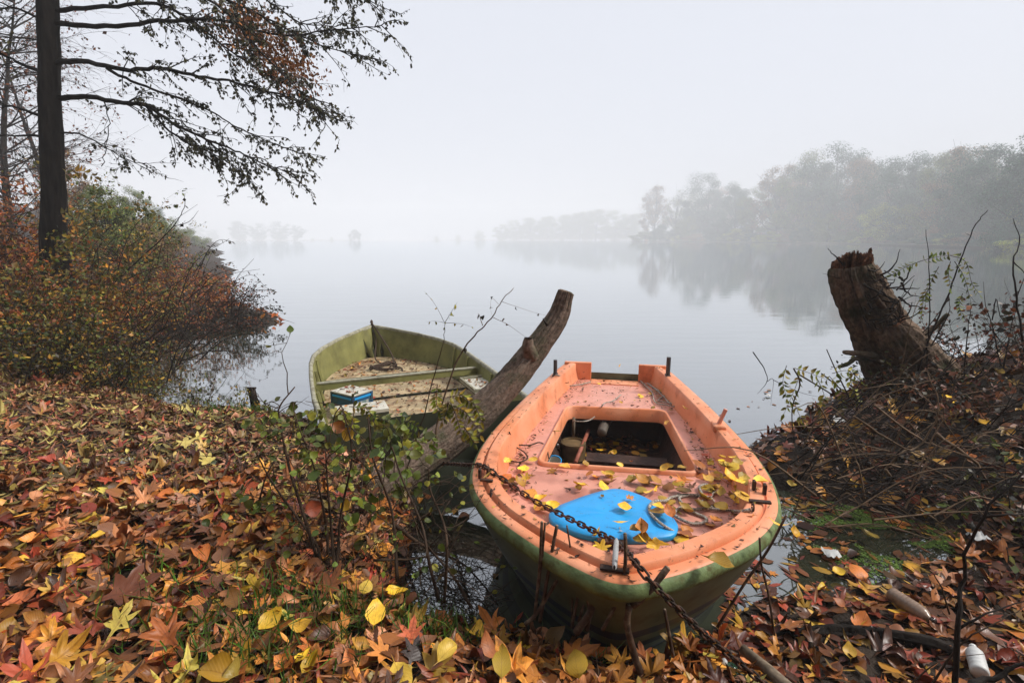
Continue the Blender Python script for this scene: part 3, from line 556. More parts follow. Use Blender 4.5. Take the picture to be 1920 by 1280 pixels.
bare_tree('twiggy grey tree standing right behind the alder trunk', 95, 22, 9, 'bush_r', 900)
bare_tree('half bare tree with dull red leaves left of the alder', 10, 13, 7, 'bush_r', 900)
# ------------------------------------------------------------------ left bank shrubs: label, px, Y, height, spread, stems, leaf, size, count
SH = [('red brown brush on the shore just beyond the promontory', 300, 14, 1.3, 2.0, 26, ['bush_r', 'bush_o'], .06, 1500, 'twig'), ('grey twiggy brush along the shore past the promontory', 318, 17, 1.3, 2.0, 24, ['bush_r', 'bush_d'], .06, 1100, 'twig'), ('pale feathery brush farthest along the left shore', 305, 21, 2.0, 2.4, 24, ['bush_y', 'bush_g'], .07, 1300, 'twig'), ('dull green bush above the shore brush', 265, 15, 1.9, 1.8, 20, ['bush_g', 'bush_r'], .07, 1400, 'twig'), ('dark dead twigs hiding the promontory waterline', 420, 10.9, .45, 1.6, 36, ['bush_r', 'bush_d'], .05, 1100, 'twig_dk'), ('rusty bush far left on the slope edge', -60, 9, 2.6, 2.0, 16, ['bush_o', 'bush_r'], .08, 1600, 'twig'), ('orange brown bush between alder and left photo edge', 45, 9.2, 1.9, 1.6, 16, ['bush_o', 'rust'], .08, 1600, 'twig'), ('rust orange shrub high on the slope left of the alder trunk', 20, 13, 2.4, 2.2, 16, ['bush_o', 'rust'], .1, 1500, 'twig'), ('red brown bush on the slope at the left photo edge', -30, 10.5, 2.4, 2.0, 14, ['bush_o', 'bush_r'], .09, 1400, 'twig'),
    ('orange yellow bush at the foot of the alder trunk', 90, 7.4, 1.25, 1.0, 16, ['bush_o', 'bush_y'], .07, 1100, 'twig'), ('olive bush just right of the alder trunk', 175, 10.5, 2.6, 1.5, 16, ['bush_g', 'bush_y'], .08, 1700, 'twig'),
    ('grey green feathery bush leaning over the far left water', 245, 12.5, 2.3, 1.5, 16, ['bush_g', 'f_ol'], .07, 1300, 'twig'), ('dense leafy bush between trunk and promontory', 210, 9.0, 1.7, 1.5, 18, ['bush_y', 'bush_g', 'bush_o'], .065, 1500, 'twig'),
    ('yellow leaved bush low at the left photo edge', 25, 6.6, 1.5, 1.2, 18, ['bush_y', 'bush_g'], .06, 1500, 'twig'), ('dark green bramble at the left photo edge above the leaf carpet', 30, 5.5, .85, 1.0, 22, ['bush_g', 'bush_d', 'bush_y'], .05, 1600, 'twig_dk'),
    ('yellow and brown bush before the alder trunk', 125, 6.4, 1.2, 1.1, 20, ['bush_y', 'bush_o', 'bush_g'], .055, 1500, 'twig'), ('dark bramble at the head of the leaf carpet', 150, 5.5, .7, .8, 22, ['bush_g', 'bush_d', 'bush_y'], .045, 1300, 'twig_dk'),
    ('reddish dead bush at the root of the promontory', 290, 9.9, 1.35, 1.5, 22, ['bush_r', 'bush_o', 'bush_y'], .05, 1500, 'twig'), ('red brown brush covering the promontory', 365, 11.0, .95, 1.3, 28, ['bush_r', 'bush_r', 'bush_o'], .05, 1700, 'twig'),
    ('dark dead brush over the promontory tip', 425, 11.4, .85, 1.1, 26, ['bush_r', 'bush_d'], .05, 1000, 'twig'), ('low dark twigs leaning out from the promontory tip', 455, 11.2, .7, 1.2, 24, 'bush_d', .06, 500, 'twig_dk'),
    ('overhanging twigs dipping from promontory into the inlet', 360, 9.9, .6, 1.2, 26, ['bush_r', 'bush_d'], .05, 900, 'twig_dk'), ('tangled dead brush on the near side of the inlet', 215, 7.3, .75, 1.0, 24, ['bush_r', 'bush_d', 'bush_y'], .05, 1100, 'twig'),
    ('green and yellow weeds between carpet and inlet', 240, 5.75, .5, .7, 22, ['bush_g', 'bush_y'], .045, 900, 'twig'), ('thin green weeds at the edge of the inlet', 330, 5.45, .42, .6, 20, ['bush_g', 'bush_d'], .04, 500, 'twig'),
    ('sparse low weeds beside the dark post', 415, 5.15, .3, .45, 18, ['bush_g', 'bush_y'], .035, 350, 'twig'), ('dry yellow bush hanging above the inlet head', 150, 8.0, 1.3, 1.3, 18, ['bush_y', 'bush_r'], .06, 1100, 'twig'),
    ('leafy green sprays on top of the promontory', 330, 10.4, 1.15, .7, 10, ['bush_g', 'bush_y'], .07, 330, 'twig'), ('brown thicket between yellow bush and inlet', 75, 6.0, .95, 1.0, 22, ['bush_r', 'bush_y', 'bush_g'], .05, 1300, 'twig')]
for lab, px, Y, h, sp_, ns, lf, ls, nl, st in SH:
    p = atY(px, 500, Y); shrub(lab, G(p.x, Y), h, sp_, ns, lf, ls, nl, st, lean=(.25, -.1) if 'leaning' in lab or 'overhang' in lab or 'hanging' in lab else (0, 0))
def twig_thing(label, paths, r0, m='twig', leaf=None, lsz=.04, nleaf=0, name='branch', cat='branch', tm=None, sides=5, taper=.25, group=None, n=5):
    """paths: lists of world points; each its own twig mesh under one thing"""
    b = Vector(paths[0][0]); e = thing(name, label, cat, b, group)
    for k, p in enumerate(paths):
        mb = MB(); q = spline(p, n) if len(p) > 1 else p; rr = r0[k] if hasattr(r0, '__len__') else r0*(1 if k == 0 else .55)
        for i in range(1, len(q)-1): q[i] += Vector((random.gauss(0, 1), random.gauss(0, 1), random.gauss(0, 1)))*rr*.35
        mb.tube(q, lerps(rr, rr*taper, len(q)), sides); mb.build('stem', M_[m], e)
        if leaf and nleaf:
            ix = [random.randint(len(q)//3, len(q)-1) for _ in range(nleaf)]
            leaves_obj('foliage', place(tm or TS, [tuple(q[i]) for i in ix], rng.normal(size=(nleaf, 3))*.7+np.array([0, 0, -.6]), rng.normal(size=(nleaf, 3))+np.array([0, -.3, .8]), lsz*rng.uniform(.6, 1.3, nleaf)), M_[leaf], e)
    return e
def pp(Y, *px): return [atY(a, b, Y+(random.uniform(-.05, .05))) for a, b in px]
twig_thing('long bare twig with two dark leaves rising over the left shore', [pp(8.2, (225, 520), (280, 470), (325, 425), (345, 390), (347, 362)), pp(8.2, (325, 425), (355, 415), (372, 395))], .012, 'twig_dk', 'bush_d', .06, 2)
twig_thing('fan of thin bare twigs at the promontory tip', [pp(11, (368, 520), (390, 470), (412, 450), (432, 452)), pp(11, (360, 520), (385, 480), (410, 462)), pp(11, (372, 525), (410, 500), (440, 490)), pp(11, (420, 540), (470, 515), (500, 540), (520, 548))], .01, 'twig_dk', 'bush_d', .09, 9)
twig_thing('drooping dark twigs touching the water off the promontory', [pp(10.5, (420, 600), (470, 590), (505, 572)), pp(10.2, (380, 640), (440, 690), (478, 690)), pp(10.5, (400, 610), (450, 618), (500, 612))], .01, 'twig_dk', 'bush_d', .09, 12)
LM = {}
def leaf_at(tm, m, p, yd, n, size, parent, name):
    key = (id(tm), m)
    if key not in LM:
        me = tri_mesh(name, *tm, smooth=True); me.materials.append(M_[m]); LM[key] = me
    o = bpy.data.objects.new(name, LM[key]); COL.objects.link(o); o.parent = parent
    y = Vector(yd).normalized(); x = y.cross(Vector(n)).normalized(); z = x.cross(y)
    o.matrix_local = Matrix.Translation(Vector(p)-Vector(parent.location)) @ Matrix((x, y, z)).transposed().to_4x4() @ Matrix.Scale(size, 4); return o
# pinnate fronds
def frond(mb, P, D, S, path, n, ll):
    q = spline(path, max(4, n//2)); mb.tube(q, lerps(.0035, .0012, len(q)), 3, False); m = len(q)
    for i in range(n):
        f = .18+.82*i/(n-1)*.98; j = min(m-2, int(f*(m-1))); t = q[j+1]-q[j]; side = t.cross(Vector((0, -1, .4))).normalized()
        for sg in (-1, 1):
            d = side*sg+t.normalized()*.5+Vector((random.gauss(0, .12), random.gauss(0, .25), -.35+random.gauss(0, .12))); P.append(tuple(q[j])); D.append(tuple(d)); S.append(ll*(1-.45*abs(f-.45))*random.uniform(.8, 1.15))
    P.append(tuple(q[-1])); D.append(tuple(q[-1]-q[-2])); S.append(ll)
TL = [t_ovate(.2, .2, .25, .2, 3, .05, 0, 71), t_ovate(.23, -.15, .35, -.2, 3, .05, 0, 72)]
def fronds(label, Y, paths, n, ll, m='frond', name='fern_spray', cat='plant', stem=None):
    mb = MB(); P, D, S = [], [], []
    ps = [pp(Y, *p) for p in paths]; e = thing(name, label, cat, ps[0][0])
    for p in ps: frond(mb, P, D, S, p, n, ll)
    if stem:
        for s in stem: q = spline(pp(Y, *s), 5); mb.tube(q, lerps(.007, .004, len(q)), 5)
    mb.build('stems', M_['twig'], e)
    for p_, d_, s_ in zip(P, D, S): leaf_at(random.choice(TL), m, p_, d_, (random.gauss(0, .4), -.8+random.gauss(0, .4), .8), s_, e, 'leaflet')
    return e
fronds('yellow feathery fronds in front of the reddish bush', 7.6, [[(165, 530), (200, 540), (235, 570)], [(170, 555), (195, 590), (212, 612)], [(65, 535), (95, 540), (120, 560)], [(125, 425), (150, 424), (190, 440)], [(115, 330), (150, 322), (178, 332)]], 9, .12, 'bush_y')
fronds('yellow pinnate leaves against the alder trunk', 7.3, [[(110, 405), (135, 395), (160, 405)], [(95, 470), (130, 455), (150, 470)], [(225, 478), (250, 470), (275, 480)]], 9, .1, 'bush_y')
# ------------------------------------------------------------------ leaf carpet
def visible_pts(n, reg):
    """random ground points inside a world rectangle list [(x0,x1,y0,y1,weight)]"""
    w = np.array([r[4]*(r[1]-r[0])*(r[3]-r[2]) for r in reg]); k = rng.choice(len(reg), n, p=w/w.sum()); a = np.array([r[:4] for r in reg])[k]
    return a[:, 0]+(a[:, 1]-a[:, 0])*rng.random(n), a[:, 2]+(a[:, 3]-a[:, 2])*rng.random(n)
def litter(name, n, reg, tms, sizes, m, label, parent=ground, layer=.045, mind=.0, tilt=.3, keep=None):
    x, y = visible_pts(n, reg); d = sdist(x, y); k = d > mind
    if keep is not None: k &= keep(x, y)
    x, y = x[k], y[k]; z = ground_z(x, y); e = .02
    gxn = (ground_z(x+e, y)-z)/e; gyn = (ground_z(x, y+e)-z)/e; m_ = len(x)
    N_ = np.stack([-np.clip(gxn, -1, 1), -np.clip(gyn, -1, 1), np.ones(m_)], 1)+rng.normal(size=(m_, 3))*np.array([tilt, tilt, 0])
    a = rng.random(m_)*6.283; Yd = np.stack([np.cos(a), np.sin(a), np.zeros(m_)], 1); Yd[:, 2] = -(Yd[:, 0]*N_[:, 0]+Yd[:, 1]*N_[:, 1])/N_[:, 2]
    Yd[:, 2] = np.clip(Yd[:, 2], -.8, .8)
    P = np.stack([x, y, z+.006+layer*rng.random(m_)**1.5], 1); lab = rng.choice(len(tms), m_, p=[t[1] for t in tms]); parts = []
    for i, (tm, pr, s0, s1) in enumerate(tms):
        q = lab == i
        if q.any(): parts.append(place(tm, P[q], Yd[q], N_[q], rng.uniform(s0, s1, q.sum())))
    return tag(leaves_obj(name, join(parts), M_[m], parent), label, kind='stuff')
NEAR = [(-3.2, 1.0, .5, 2.2, 1.), (-3.6, -.5, 2.2, 3.2, 1.)]
MID = [(-7, -.6, 2.6, 7, 1.)]
notright = lambda x, y: (x < .95)
litter('leaf_litter', 10500, NEAR, [(TO, .42, .045, .11), (TML, .16, .09, .16), (TW, .42, .05, .11)], None, 'litter', 'deep carpet of mixed autumn leaves on the near bank', keep=notright, tilt=.36, layer=.065)
litter('leaf_litter', 32000, MID, [(TW, .82, .055, .12), (TO, .12, .04, .085), (TML, .06, .09, .15)], None, 'litter_far', 'carpet of narrow yellow and brown leaves on the left bank', tilt=.3, layer=.055)
litter('leaf_litter', 9000, [(-22, -4, 5.5, 24, 1.)], [(TS, 1., .09, .2)], None, 'bush_o', 'rusty leaves covering the slope under the alder', tilt=.5)
litter('leaf_litter', 4200, [(.75, 4.2, .9, 3.1, 1.)], [(TO, .4, .05, .11), (TML, .2, .1, .16), (TW, .4, .06, .1)], None, 'wetlitter', 'wet brown leaves along the right shore', layer=.02, tilt=.22, mind=-.01)
litter('leaf_litter', 7500, [(1.9, 8, 3.2, 7.8, 1.)], [(TO, .4, .05, .11), (TML, .25, .1, .17), (TW, .35, .06, .1)], None, 'wetlitter', 'dark leaves heaped on the right mound', layer=.05, tilt=.5)
# the large leaves one by one
def one_leaf(tm, m, p, yaw, size, nrm=(0, 0, 1), parent=None, name='fallen_leaf', pitch=0.):
    key = (id(tm), m)
    if key not in LM:
        me = tri_mesh('fallen_leaf', *tm, smooth=True); me.materials.append(M_[m]); LM[key] = me
    o = bpy.data.objects.new(name, LM[key]); COL.objects.link(o)
    n = Vector(nrm).normalized(); y = Vector((math.cos(yaw), math.sin(yaw), pitch)); x = y.cross(n).normalized(); y = n.cross(x).normalized()
    rot = Matrix((x, y, n)).transposed().to_4x4(); o.matrix_world = Matrix.Translation(p) @ rot @ Matrix.Scale(size, 4)
    if parent is not None: o.parent = parent
    return o
hx, hy = visible_pts(1400, [(-2.6, .9, 1.15, 2.3, 1.), (-2.8, -.55, 2.2, 3.0, .5)]); hd = sdist(hx, hy); cnt = 0
def inview(x, y, z):
    v = Vector((x, y, z-EYE)); dz = v.y*CP-v.z*SP; u = v.z*CP+v.y*SP
    return 960+F*v.x/dz, 640-F*u/dz
for x, y, d in zip(hx, hy, hd):
    if d < .02 or x > .95: continue
    z = gz(x, y); ix, iy = inview(x, y, z)
    if not (-40 < ix < 1350 and 900 < iy < 1320): continue
    k = random.random(); tm, s = (random.choice(TMH), random.uniform(.11, .17)) if k < .3 else ((random.choice(TO), random.uniform(.075, .125)) if k < .88 else (random.choice(TR), random.uniform(.06, .085)))
    one_leaf(tm, 'hero' if random.random() < .87 else 'yellow', Vector((x, y, z+random.uniform(.03, .06))), random.uniform(0, 6.28), s, (random.gauss(0, .28), random.gauss(-.1, .28), 1), ground); cnt += 1
    if cnt >= 235: break
for px, py, s, t, m, yaw, in [(190, 1130, .24, 0, 'hero', .7), (330, 1215, .17, 1, 'hero', 2.6), (1050, 1195, .17, 2, 'hero', .3), (985, 1262, .19, 3, 'hero', 2.2), (600, 1105, .18, 4, 'hero', 1.2), (120, 1180, .2, 5, 'hero', 3.6), (700, 900, .16, 6, 'hero', 2.)]:
    p = at(px, py, .36 if py > 1080 else .28); one_leaf(TMH[t], m, Vector((p.x, p.y, gz(p.x, p.y)+.075)), yaw, s, (random.gauss(0, .12), -.25, 1), ground)
for px, py, s, yaw in [(700, 1165, .12, 1.7), (740, 1245, .14, 5.2), (485, 1185, .11, 1.1), (445, 1150, .12, 2.2), (680, 1085, .08, 1.6), (820, 1235, .1, .9), (940, 1260, .12, 1.6), (540, 1170, .1, .2), (1085, 1255, .11, 1.5), (440, 1270, .14, 3.)]:
    p = at(px, py, .36); one_leaf(random.choice(TO), 'yellow', Vector((p.x, p.y, gz(p.x, p.y)+.09)), yaw, s, (random.gauss(0, .2), -.35, 1), ground)
for px, py in [(1505, 1120), (1580, 1135), (1700, 1200), (1530, 1170), (1600, 1180), (1560, 1065), (1480, 1160), (1820, 1060), (1440, 1190), (1620, 1080), (1500, 1210), (1660, 1170), (1470, 1260), (1590, 1240), (1720, 1130), (1390, 1230), (1770, 1190), (1560, 1100)]:
    p = at(px+random.uniform(-8, 8), py, .06); one_leaf(random.choice(TO+TR), random.choice(('yellow', 'hero')), Vector((p.x, p.y, max(.01, gz(p.x, p.y))+.03)), random.uniform(0, 6.28), random.uniform(.06, .12), (random.gauss(0, .2), random.gauss(-.1, .2), 1), ground)
for px, py in [(1480, 850), (1520, 900), (1560, 870), (1600, 860), (1650, 900), (1540, 830), (1620, 930), (1700, 880), (1750, 860), (1500, 945), (1680, 800), (1780, 810), (1850, 790), (1900, 780), (1800, 860), (1590, 810), (1720, 780), (1840, 840)]:
    p = at(px, py, .3); one_leaf(random.choice(TO+TMH[:3]), random.choice(('yellow', 'hero', 'hero')), Vector((p.x, p.y, max(.01, gz(p.x, p.y))+.06)), random.uniform(0, 6.28), random.uniform(.08, .15), (random.gauss(0, .3), random.gauss(-.5, .3), 1), ground)
# leaves floating on the water
def float_leaves(n, reg, lab, s0, s1, keep, tms, m):
    x, y = visible_pts(n, reg); d = sdist(x, y); k = (d < -.02) & keep(x, y, d); x, y = x[k], y[k]; q = len(x); a = rng.random(q)*6.283
    V = place(tms, np.stack([x, y, .002+.01*rng.random(q)], 1), np.stack([np.cos(a), np.sin(a), 0*a], 1), np.stack([rng.normal(0, .03, q), rng.normal(0, .03, q), np.ones(q)], 1), rng.uniform(s0, s1, q))
    V[0][:, 2] = np.clip(V[0][:, 2]*.35+.002, .001, .03); return tag(leaves_obj('floating_leaves', V, M_[m]), lab, 'leaves', kind='stuff')
float_leaves(1700, [(1.15, 3.2, 2.2, 3.9, 1.)], 'leaves floating in the shallow water right of the orange bow', .05, .12, lambda x, y, d: rng.random(len(x)) < np.exp((d+.02)*2.4)*.95*(.25+.75*(np.sin(x*9+y*4)*np.sin(y*8-x*3) > -.15))*np.clip(((x-2.42)**2/.13+(y-3.08)**2/.08), .05, 1), TO+TML+TW, 'wetlitter')
float_leaves(150, [(-.8, .1, 2.2, 3.8, 1.)], 'few leaves floating in the dark water left of the orange bow', .04, .1, lambda x, y, d: rng.random(len(x)) < np.exp(d*6), TO+TW, 'wetlitter')
float_leaves(260, [(1.8, 4, 3.8, 6.8, 1.), (-6, -2, 5, 9, .2)], 'specks of leaf floating off the right mound', .03, .07, lambda x, y, d: rng.random(len(x)) < np.exp(d*2.5), TO+TW, 'wetlitter')
# duckweed
x, y = visible_pts(60000, [(1.9, 3.2, 2.5, 3.7, 1.)]); d = sdist(x, y)
den = np.array([noise.noise(Vector((a*2.2, b*2.2, 3.)))+.5*noise.noise(Vector((a*7, b*7, 1.))) for a, b in zip(x, y)])
k = (d < 0.03) & (den > -.1-.25*np.exp(-((x-2.4)**2+(y-3.05)**2)/.15)) & (rng.random(len(x)) < np.exp(-((x-2.45)**2/.2+(y-3.06)**2/.12))); x, y = x[k], y[k]; q = len(x); a = rng.random(q)*6.283
M_['duckweed'] = leafmat('duckweed', [(.09, .17, .02), (.13, .22, .03), (.06, .12, .02), (.16, .2, .04)], 0, .4, 0, spots=0)
tag(leaves_obj('duckweed', place([t_diamond(.42)], np.stack([x, y, .0015+.003*rng.random(q)], 1), np.stack([np.cos(a), np.sin(a), 0*a], 1), np.tile([0, 0, 1.], (q, 1)), rng.uniform(.008, .018, q)), M_['duckweed']), 'bright green duckweed patch on the shallow water', 'duckweed', kind='stuff')
# grass tufts
P, D, S = [], [], []
for px, py, n, sp_ in [(510, 1150, 260, .16), (600, 1130, 200, .14), (420, 1200, 220, .16), (700, 1120, 200, .14), (810, 1130, 160, .1), (330, 1110, 160, .2), (560, 1100, 120, .12), (470, 1230, 160, .12), (850, 1160, 90, .1), (260, 1090, 90, .15), (1000, 1100, 40, .04), (1110, 1170, 30, .04), (840, 1085, 40, .06), (480, 790, 160, .2), (420, 790, 120, .2), (650, 1200, 80, .1)]:
    p = at(px, py, .34 if py > 1000 else .2)
    for _ in range(int(n*.55)):
        x, y = p.x+random.gauss(0, sp_), p.y+random.gauss(0, sp_*.7)
        if sdist(np.array([x]), np.array([y]))[0] < .01: continue
        P.append((x, y, gz(x, y)+.03)); D.append((random.gauss(0, .45), random.gauss(0, .45), 1)); S.append(random.uniform(.06, .15))
TG = [t_ovate(.025, .3, [.5, .9, .2][i], .1, 4, 0, 0, i+90, .6) for i in range(3)]
tag(leaves_obj('grass', place(TG, P, D, rdir(len(P)), S), M_['grass'], ground), 'short green grass poking through the near leaves', kind='stuff')
# loose stalks and straws in the carpet
mb = MB()
for _ in range(1000):
    x, y = random.uniform(-5, .8), random.uniform(1.1, 5.2)
    if sdist(np.array([x]), np.array([y]))[0] < .05: continue
    a = random.uniform(0, 6.28); l = random.uniform(.05, .16); z = gz(x, y)+random.uniform(.03, .07); mb.tube(walk((x, y, z), (math.cos(a), math.sin(a), random.gauss(0, .15)), l, 3, .12), .0016, 3, False)
tag(mb.build('leaf_stalks', M_['twig_lt'], ground), 'pale leaf stalks and straws among the leaves', kind='stuff')
# ------------------------------------------------------------------ orange boat
M_['orange'] = mat('orange_paint', (.8, .34, .185), .48, .4, .0, 3.5, col2=(.7, .225, .09), bump=.25, bscale=70, bdist=.003, stain=(.4, .125, .05), stscale=5, stlo=.54, sthi=.72, grime=(.1, .045, .025))
M_['pink'] = mat('faded_pink_deck', (.78, .345, .25), .36, .45, .2, 4, stain=(.46, .18, .11), stscale=4, stlo=.5, sthi=.7, grime=(.12, .05, .03), bump=.15, bscale=50, bdist=.002)
M_['hullgreen'] = mat('green_hull_paint', (.13, .17, .10), .5, .35, .35, 5, stain=(.06, .06, .03), stscale=6, stlo=.5, sthi=.7)
M_['strake'] = mat('mossy_green_strake', (.2, .27, .11), .6, .3, .4, 14, bump=.5, bscale=70, bdist=.006, stain=(.1, .1, .03), stscale=16, stlo=.5, sthi=.66)
M_['navy'] = mat('navy_hull_paint', (.018, .03, .06), .5, .35, .3, 5)
M_['hold'] = mat('grimy_hold', (.07, .035, .025), .6, .3, .6, 6, bump=.5, bscale=30, bdist=.02, stain=(.03, .022, .02), stscale=4)
M_['blue'] = mat('bright_blue_plastic', (.018, .38, .85), .42, .45, .2, 5, stain=(.05, .2, .42), stscale=5, stlo=.52, sthi=.75, grime=(.05, .06, .07))
M_['rust'+'y'] = mat('rusty_iron', (.05, .03, .022), .7, .4, .5, 40, bump=.4, bscale=120, bdist=.002, stain=(.12, .045, .02), stscale=30, metal=.3)
M_['steel'] = mat('grey_steel', (.09, .095, .1), .5, .5, .3, 20, metal=.5)
M_['rope'] = mat('braided_rope', (.55, .5, .42), .85, .2, .75, 130, col2=(.12, .09, .07))
M_['cord'] = mat('dark_cord', (.09, .06, .045), .85, .2, .5, 60)
M_['white'] = mat('weathered_white_paint', (.6, .57, .48), .5, .35, .25, 8, stain=(.36, .3, .18), stscale=10, stlo=.55, sthi=.75)
M_['greyw'] = mat('grey_white_enamel', (.42, .42, .42), .5, .4, .3, 60, stain=(.2, .18, .16), stscale=60)
nm = bpy.data.materials.new('nonskid_pink'); nm.use_nodes = True; t = nm.node_tree; N = t.nodes; L = t.links; b = N['Principled BSDF']; b.inputs['Roughness'].default_value = .4
tc = N.new('ShaderNodeTexCoord'); n1 = N.new('ShaderNodeTexNoise'); n1.inputs['Scale'].default_value = 5; n1.inputs['Detail'].default_value = 8; L.new(tc.outputs['Object'], n1.inputs['Vector'])
rp = N.new('ShaderNodeValToRGB'); rp.color_ramp.elements[0].position = .36; rp.color_ramp.elements[1].position = .6; rp.color_ramp.elements[0].color = (.44, .17, .12, 1); rp.color_ramp.elements[1].color = (.72, .32, .23, 1); L.new(n1.outputs['Fac'], rp.inputs[0]); L.new(rp.outputs[0], b.inputs['Base Color'])
wv = []
for rot in (.8, -.75):
    mp = N.new('ShaderNodeMapping'); mp.inputs['Rotation'].default_value = (0, 0, rot); L.new(tc.outputs['Object'], mp.inputs[0])
    w = N.new('ShaderNodeTexWave'); w.inputs['Scale'].default_value = 34; L.new(mp.outputs[0], w.inputs[0]); wv.append(w)
mu = N.new('ShaderNodeMath'); mu.operation = 'MULTIPLY'; L.new(wv[0].outputs['Fac'], mu.inputs[0]); L.new(wv[1].outputs['Fac'], mu.inputs[1])
bp = N.new('ShaderNodeBump'); bp.inputs['Strength'].default_value = .5; bp.inputs['Distance'].default_value = .004; L.new(mu.outputs[0], bp.inputs['Height']); L.new(bp.outputs[0], b.inputs['Normal'])
M_['nonskid'] = nm
BO = at(1162, 1092, .66); BS = at(1152, 688, .60); BA = Vector((BS.x-BO.x, BS.y-BO.y, 0)).normalized(); BR = Vector((BA.y, -BA.x, 0)); UP = Vector((0, 0, 1))
def Bt(u, v, z): return Vector((BO.x, BO.y, 0))+BA*u+BR*v+UP*z
def Buv(p): d = p-BO; d.z = 0; return d.dot(BA), d.dot(BR)
def zs(u): return .605+.055*max(0, 1-u/1.3)**1.6
HALF = [(3.56, .525), (3.25, .585), (2.45, .72), (1.85, .80), (1.4, .838), (1.05, .825), (.73, .755), (.47, .61), (.26, .41), (.09, .195), (0.0, 0.0)]
hp = spline([(u, w, 0) for u, w in HALF]+[(.09, -.195, 0)], 6)[:-6]
OUTL = [(p.x, -p.y) for p in hp]+[(p.x, p.y) for p in hp[-2::-1]]     # port stern, round the bow, starboard stern
NO = len(OUTL); NRM = []
for i in range(NO):
    a, c = OUTL[max(0, i-1)], OUTL[min(NO-1, i+1)]; tx, ty = c[0]-a[0], c[1]-a[1]; l = math.hypot(tx, ty); NRM.append((-ty/l, tx/l))
if NRM[NO//2][0] < 0: NRM = [(-a, -c) for a, c in NRM]
def ring(d, dz, zabs=None): return [Bt(u+n[0]*d, v+n[1]*d, (zabs if zabs is not None else zs(u)+dz)) for (u, v), n in zip(OUTL, NRM)]
ob = thing('orange_boat', 'weathered orange motorboat with green hull and open cockpit moored to the bank', 'boat', Bt(1.8, 0, 0))
mb = MB(); rows = []; mats_ = []
ZL = [None, .47, .36, .29, .22, .15, .09, .03, -.05, -.22]
for k, z in enumerate(ZL):
    row = []
    for (u, v), n in zip(OUTL, NRM):
        top = zs(u)-.075; zz = top if z is None else min(z, top-.002*k); tt = max(0, (top-zz)/.8)
        rake = .5*tt*max(0, 1-u/1.7); f = 1-.32*tt**1.5-.15*tt
        row.append(Bt(u+rake+(.0 if u < 3.5 else -.05*tt), v*f, zz))
    rows.append(row)
for k in range(len(rows)-1): mb.grid(rows[k:k+2], {3: 1, 5: 1, 7: 1, 8: 1}.get(k, 0))
st = [r[0] for r in rows]+[r[-1] for r in rows[::-1]]; mb.add(st, [tuple(range(len(st)))], 0)
mb.build('hull', [M_['hullgreen'], M_['navy']], ob)
mb = MB(); mb.grid([ring(*q) for q in ((.012, -.085), (-.012, -.07), (-.02, -.045), (-.014, -.018), (0, -.006))]); mb.build('rub_strake', M_['strake'], ob)
mb = MB(); mb.grid([ring(*q) for q in ((0, -.006), (.006, 0), (.03, .003), (.05, .002), (.054, -.008), (.06, -.008), (.064, .016), (.072, .024), (.1, .027), (.128, .024), (.136, .015))]+[ring(.14, 0, .56), ring(.166, 0, .455)]); mb.build('gunwale', M_['orange'], ob, auto=38)
DZ = .462
def rpoly(c, r, n=5):
    out = []
    for i in range(len(c)):
        p, a, d = Vector(c[i]), Vector(c[i-1]), Vector(c[(i+1) % len(c)]); e = (a-p).normalized(); f = (d-p).normalized()
        for k in range(n):
            t = k/(n-1); q = (p+e*r)*(1-t)**2+p*2*t*(1-t)+(p+f*r)*t*t; out.append((q.x, q.y))
    return out
def inset(c, d):
    cx = sum(p[0] for p in c)/len(c); cy_ = sum(p[1] for p in c)/len(c); out = []
    for p in c:
        l = math.hypot(p[0]-cx, p[1]-cy_); out.append((cx+(p[0]-cx)*(1-d*1.35/l), cy_+(p[1]-cy_)*(1-d*1.35/l)))
    return out
CK = [(1.35, -.505), (1.385, .52), (2.6, .43), (2.56, -.415)]
def lp(c, z, r): return [Bt(u, v, z) for u, v in rpoly(c, r)]
mb = MB(); mb.grid([lp(inset(CK, -.006), DZ-.002, .09), lp(CK, DZ+.016, .085), lp(inset(CK, .005), DZ+.022, .085), lp(inset(CK, .018), DZ+.022, .08), lp(inset(CK, .024), DZ+.016, .08), lp(inset(CK, .034), DZ-.085, .075)], 0, True); mb.build('cockpit_coaming', M_['orange'], ob, auto=50)
def holed(outer, hole, z):
    pts = [Vector((u, v, 0)) for u, v in outer]; hs = [Vector((u, v, 0)) for u, v in hole] if hole else []
    tr_ = tessellate_polygon([pts, hs] if hole else [pts]); al = pts+hs
    return [Bt(p.x, p.y, z) for p in al], [tuple(x) for x in tr_]
mb = MB(); ol = [(u+n[0]*.166, v+n[1]*.166) for (u, v), n in zip(OUTL, NRM)]
mb.add(*holed(ol, rpoly(inset(CK, -.006), .09), DZ-.004)); mb.build('deck', M_['pink'], ob, smooth=False)
fp = [(u+n[0]*.205, v+n[1]*.205) for (u, v), n in zip(OUTL, NRM) if u < 1.12]; fp = [p for p in fp if p[0] < 1.25]
fp2 = [(1.26, fp[-1][1]-.06), (1.28, .25), (1.275, -.25), (1.255, fp[0][1]+.06)]
fp = fp+fp2; mb = MB(); V, Fc = holed(fp, None, DZ+.004); mb.add(V, Fc); nf = len(fp); V2 = [v-UP*.01 for v in V[:nf]]
mb.add(V[:nf]+V2, [(i, (i+1) % nf, nf+(i+1) % nf, nf+i) for i in range(nf)]); mb.build('foredeck_panel', M_['nonskid'], ob, smooth=False)
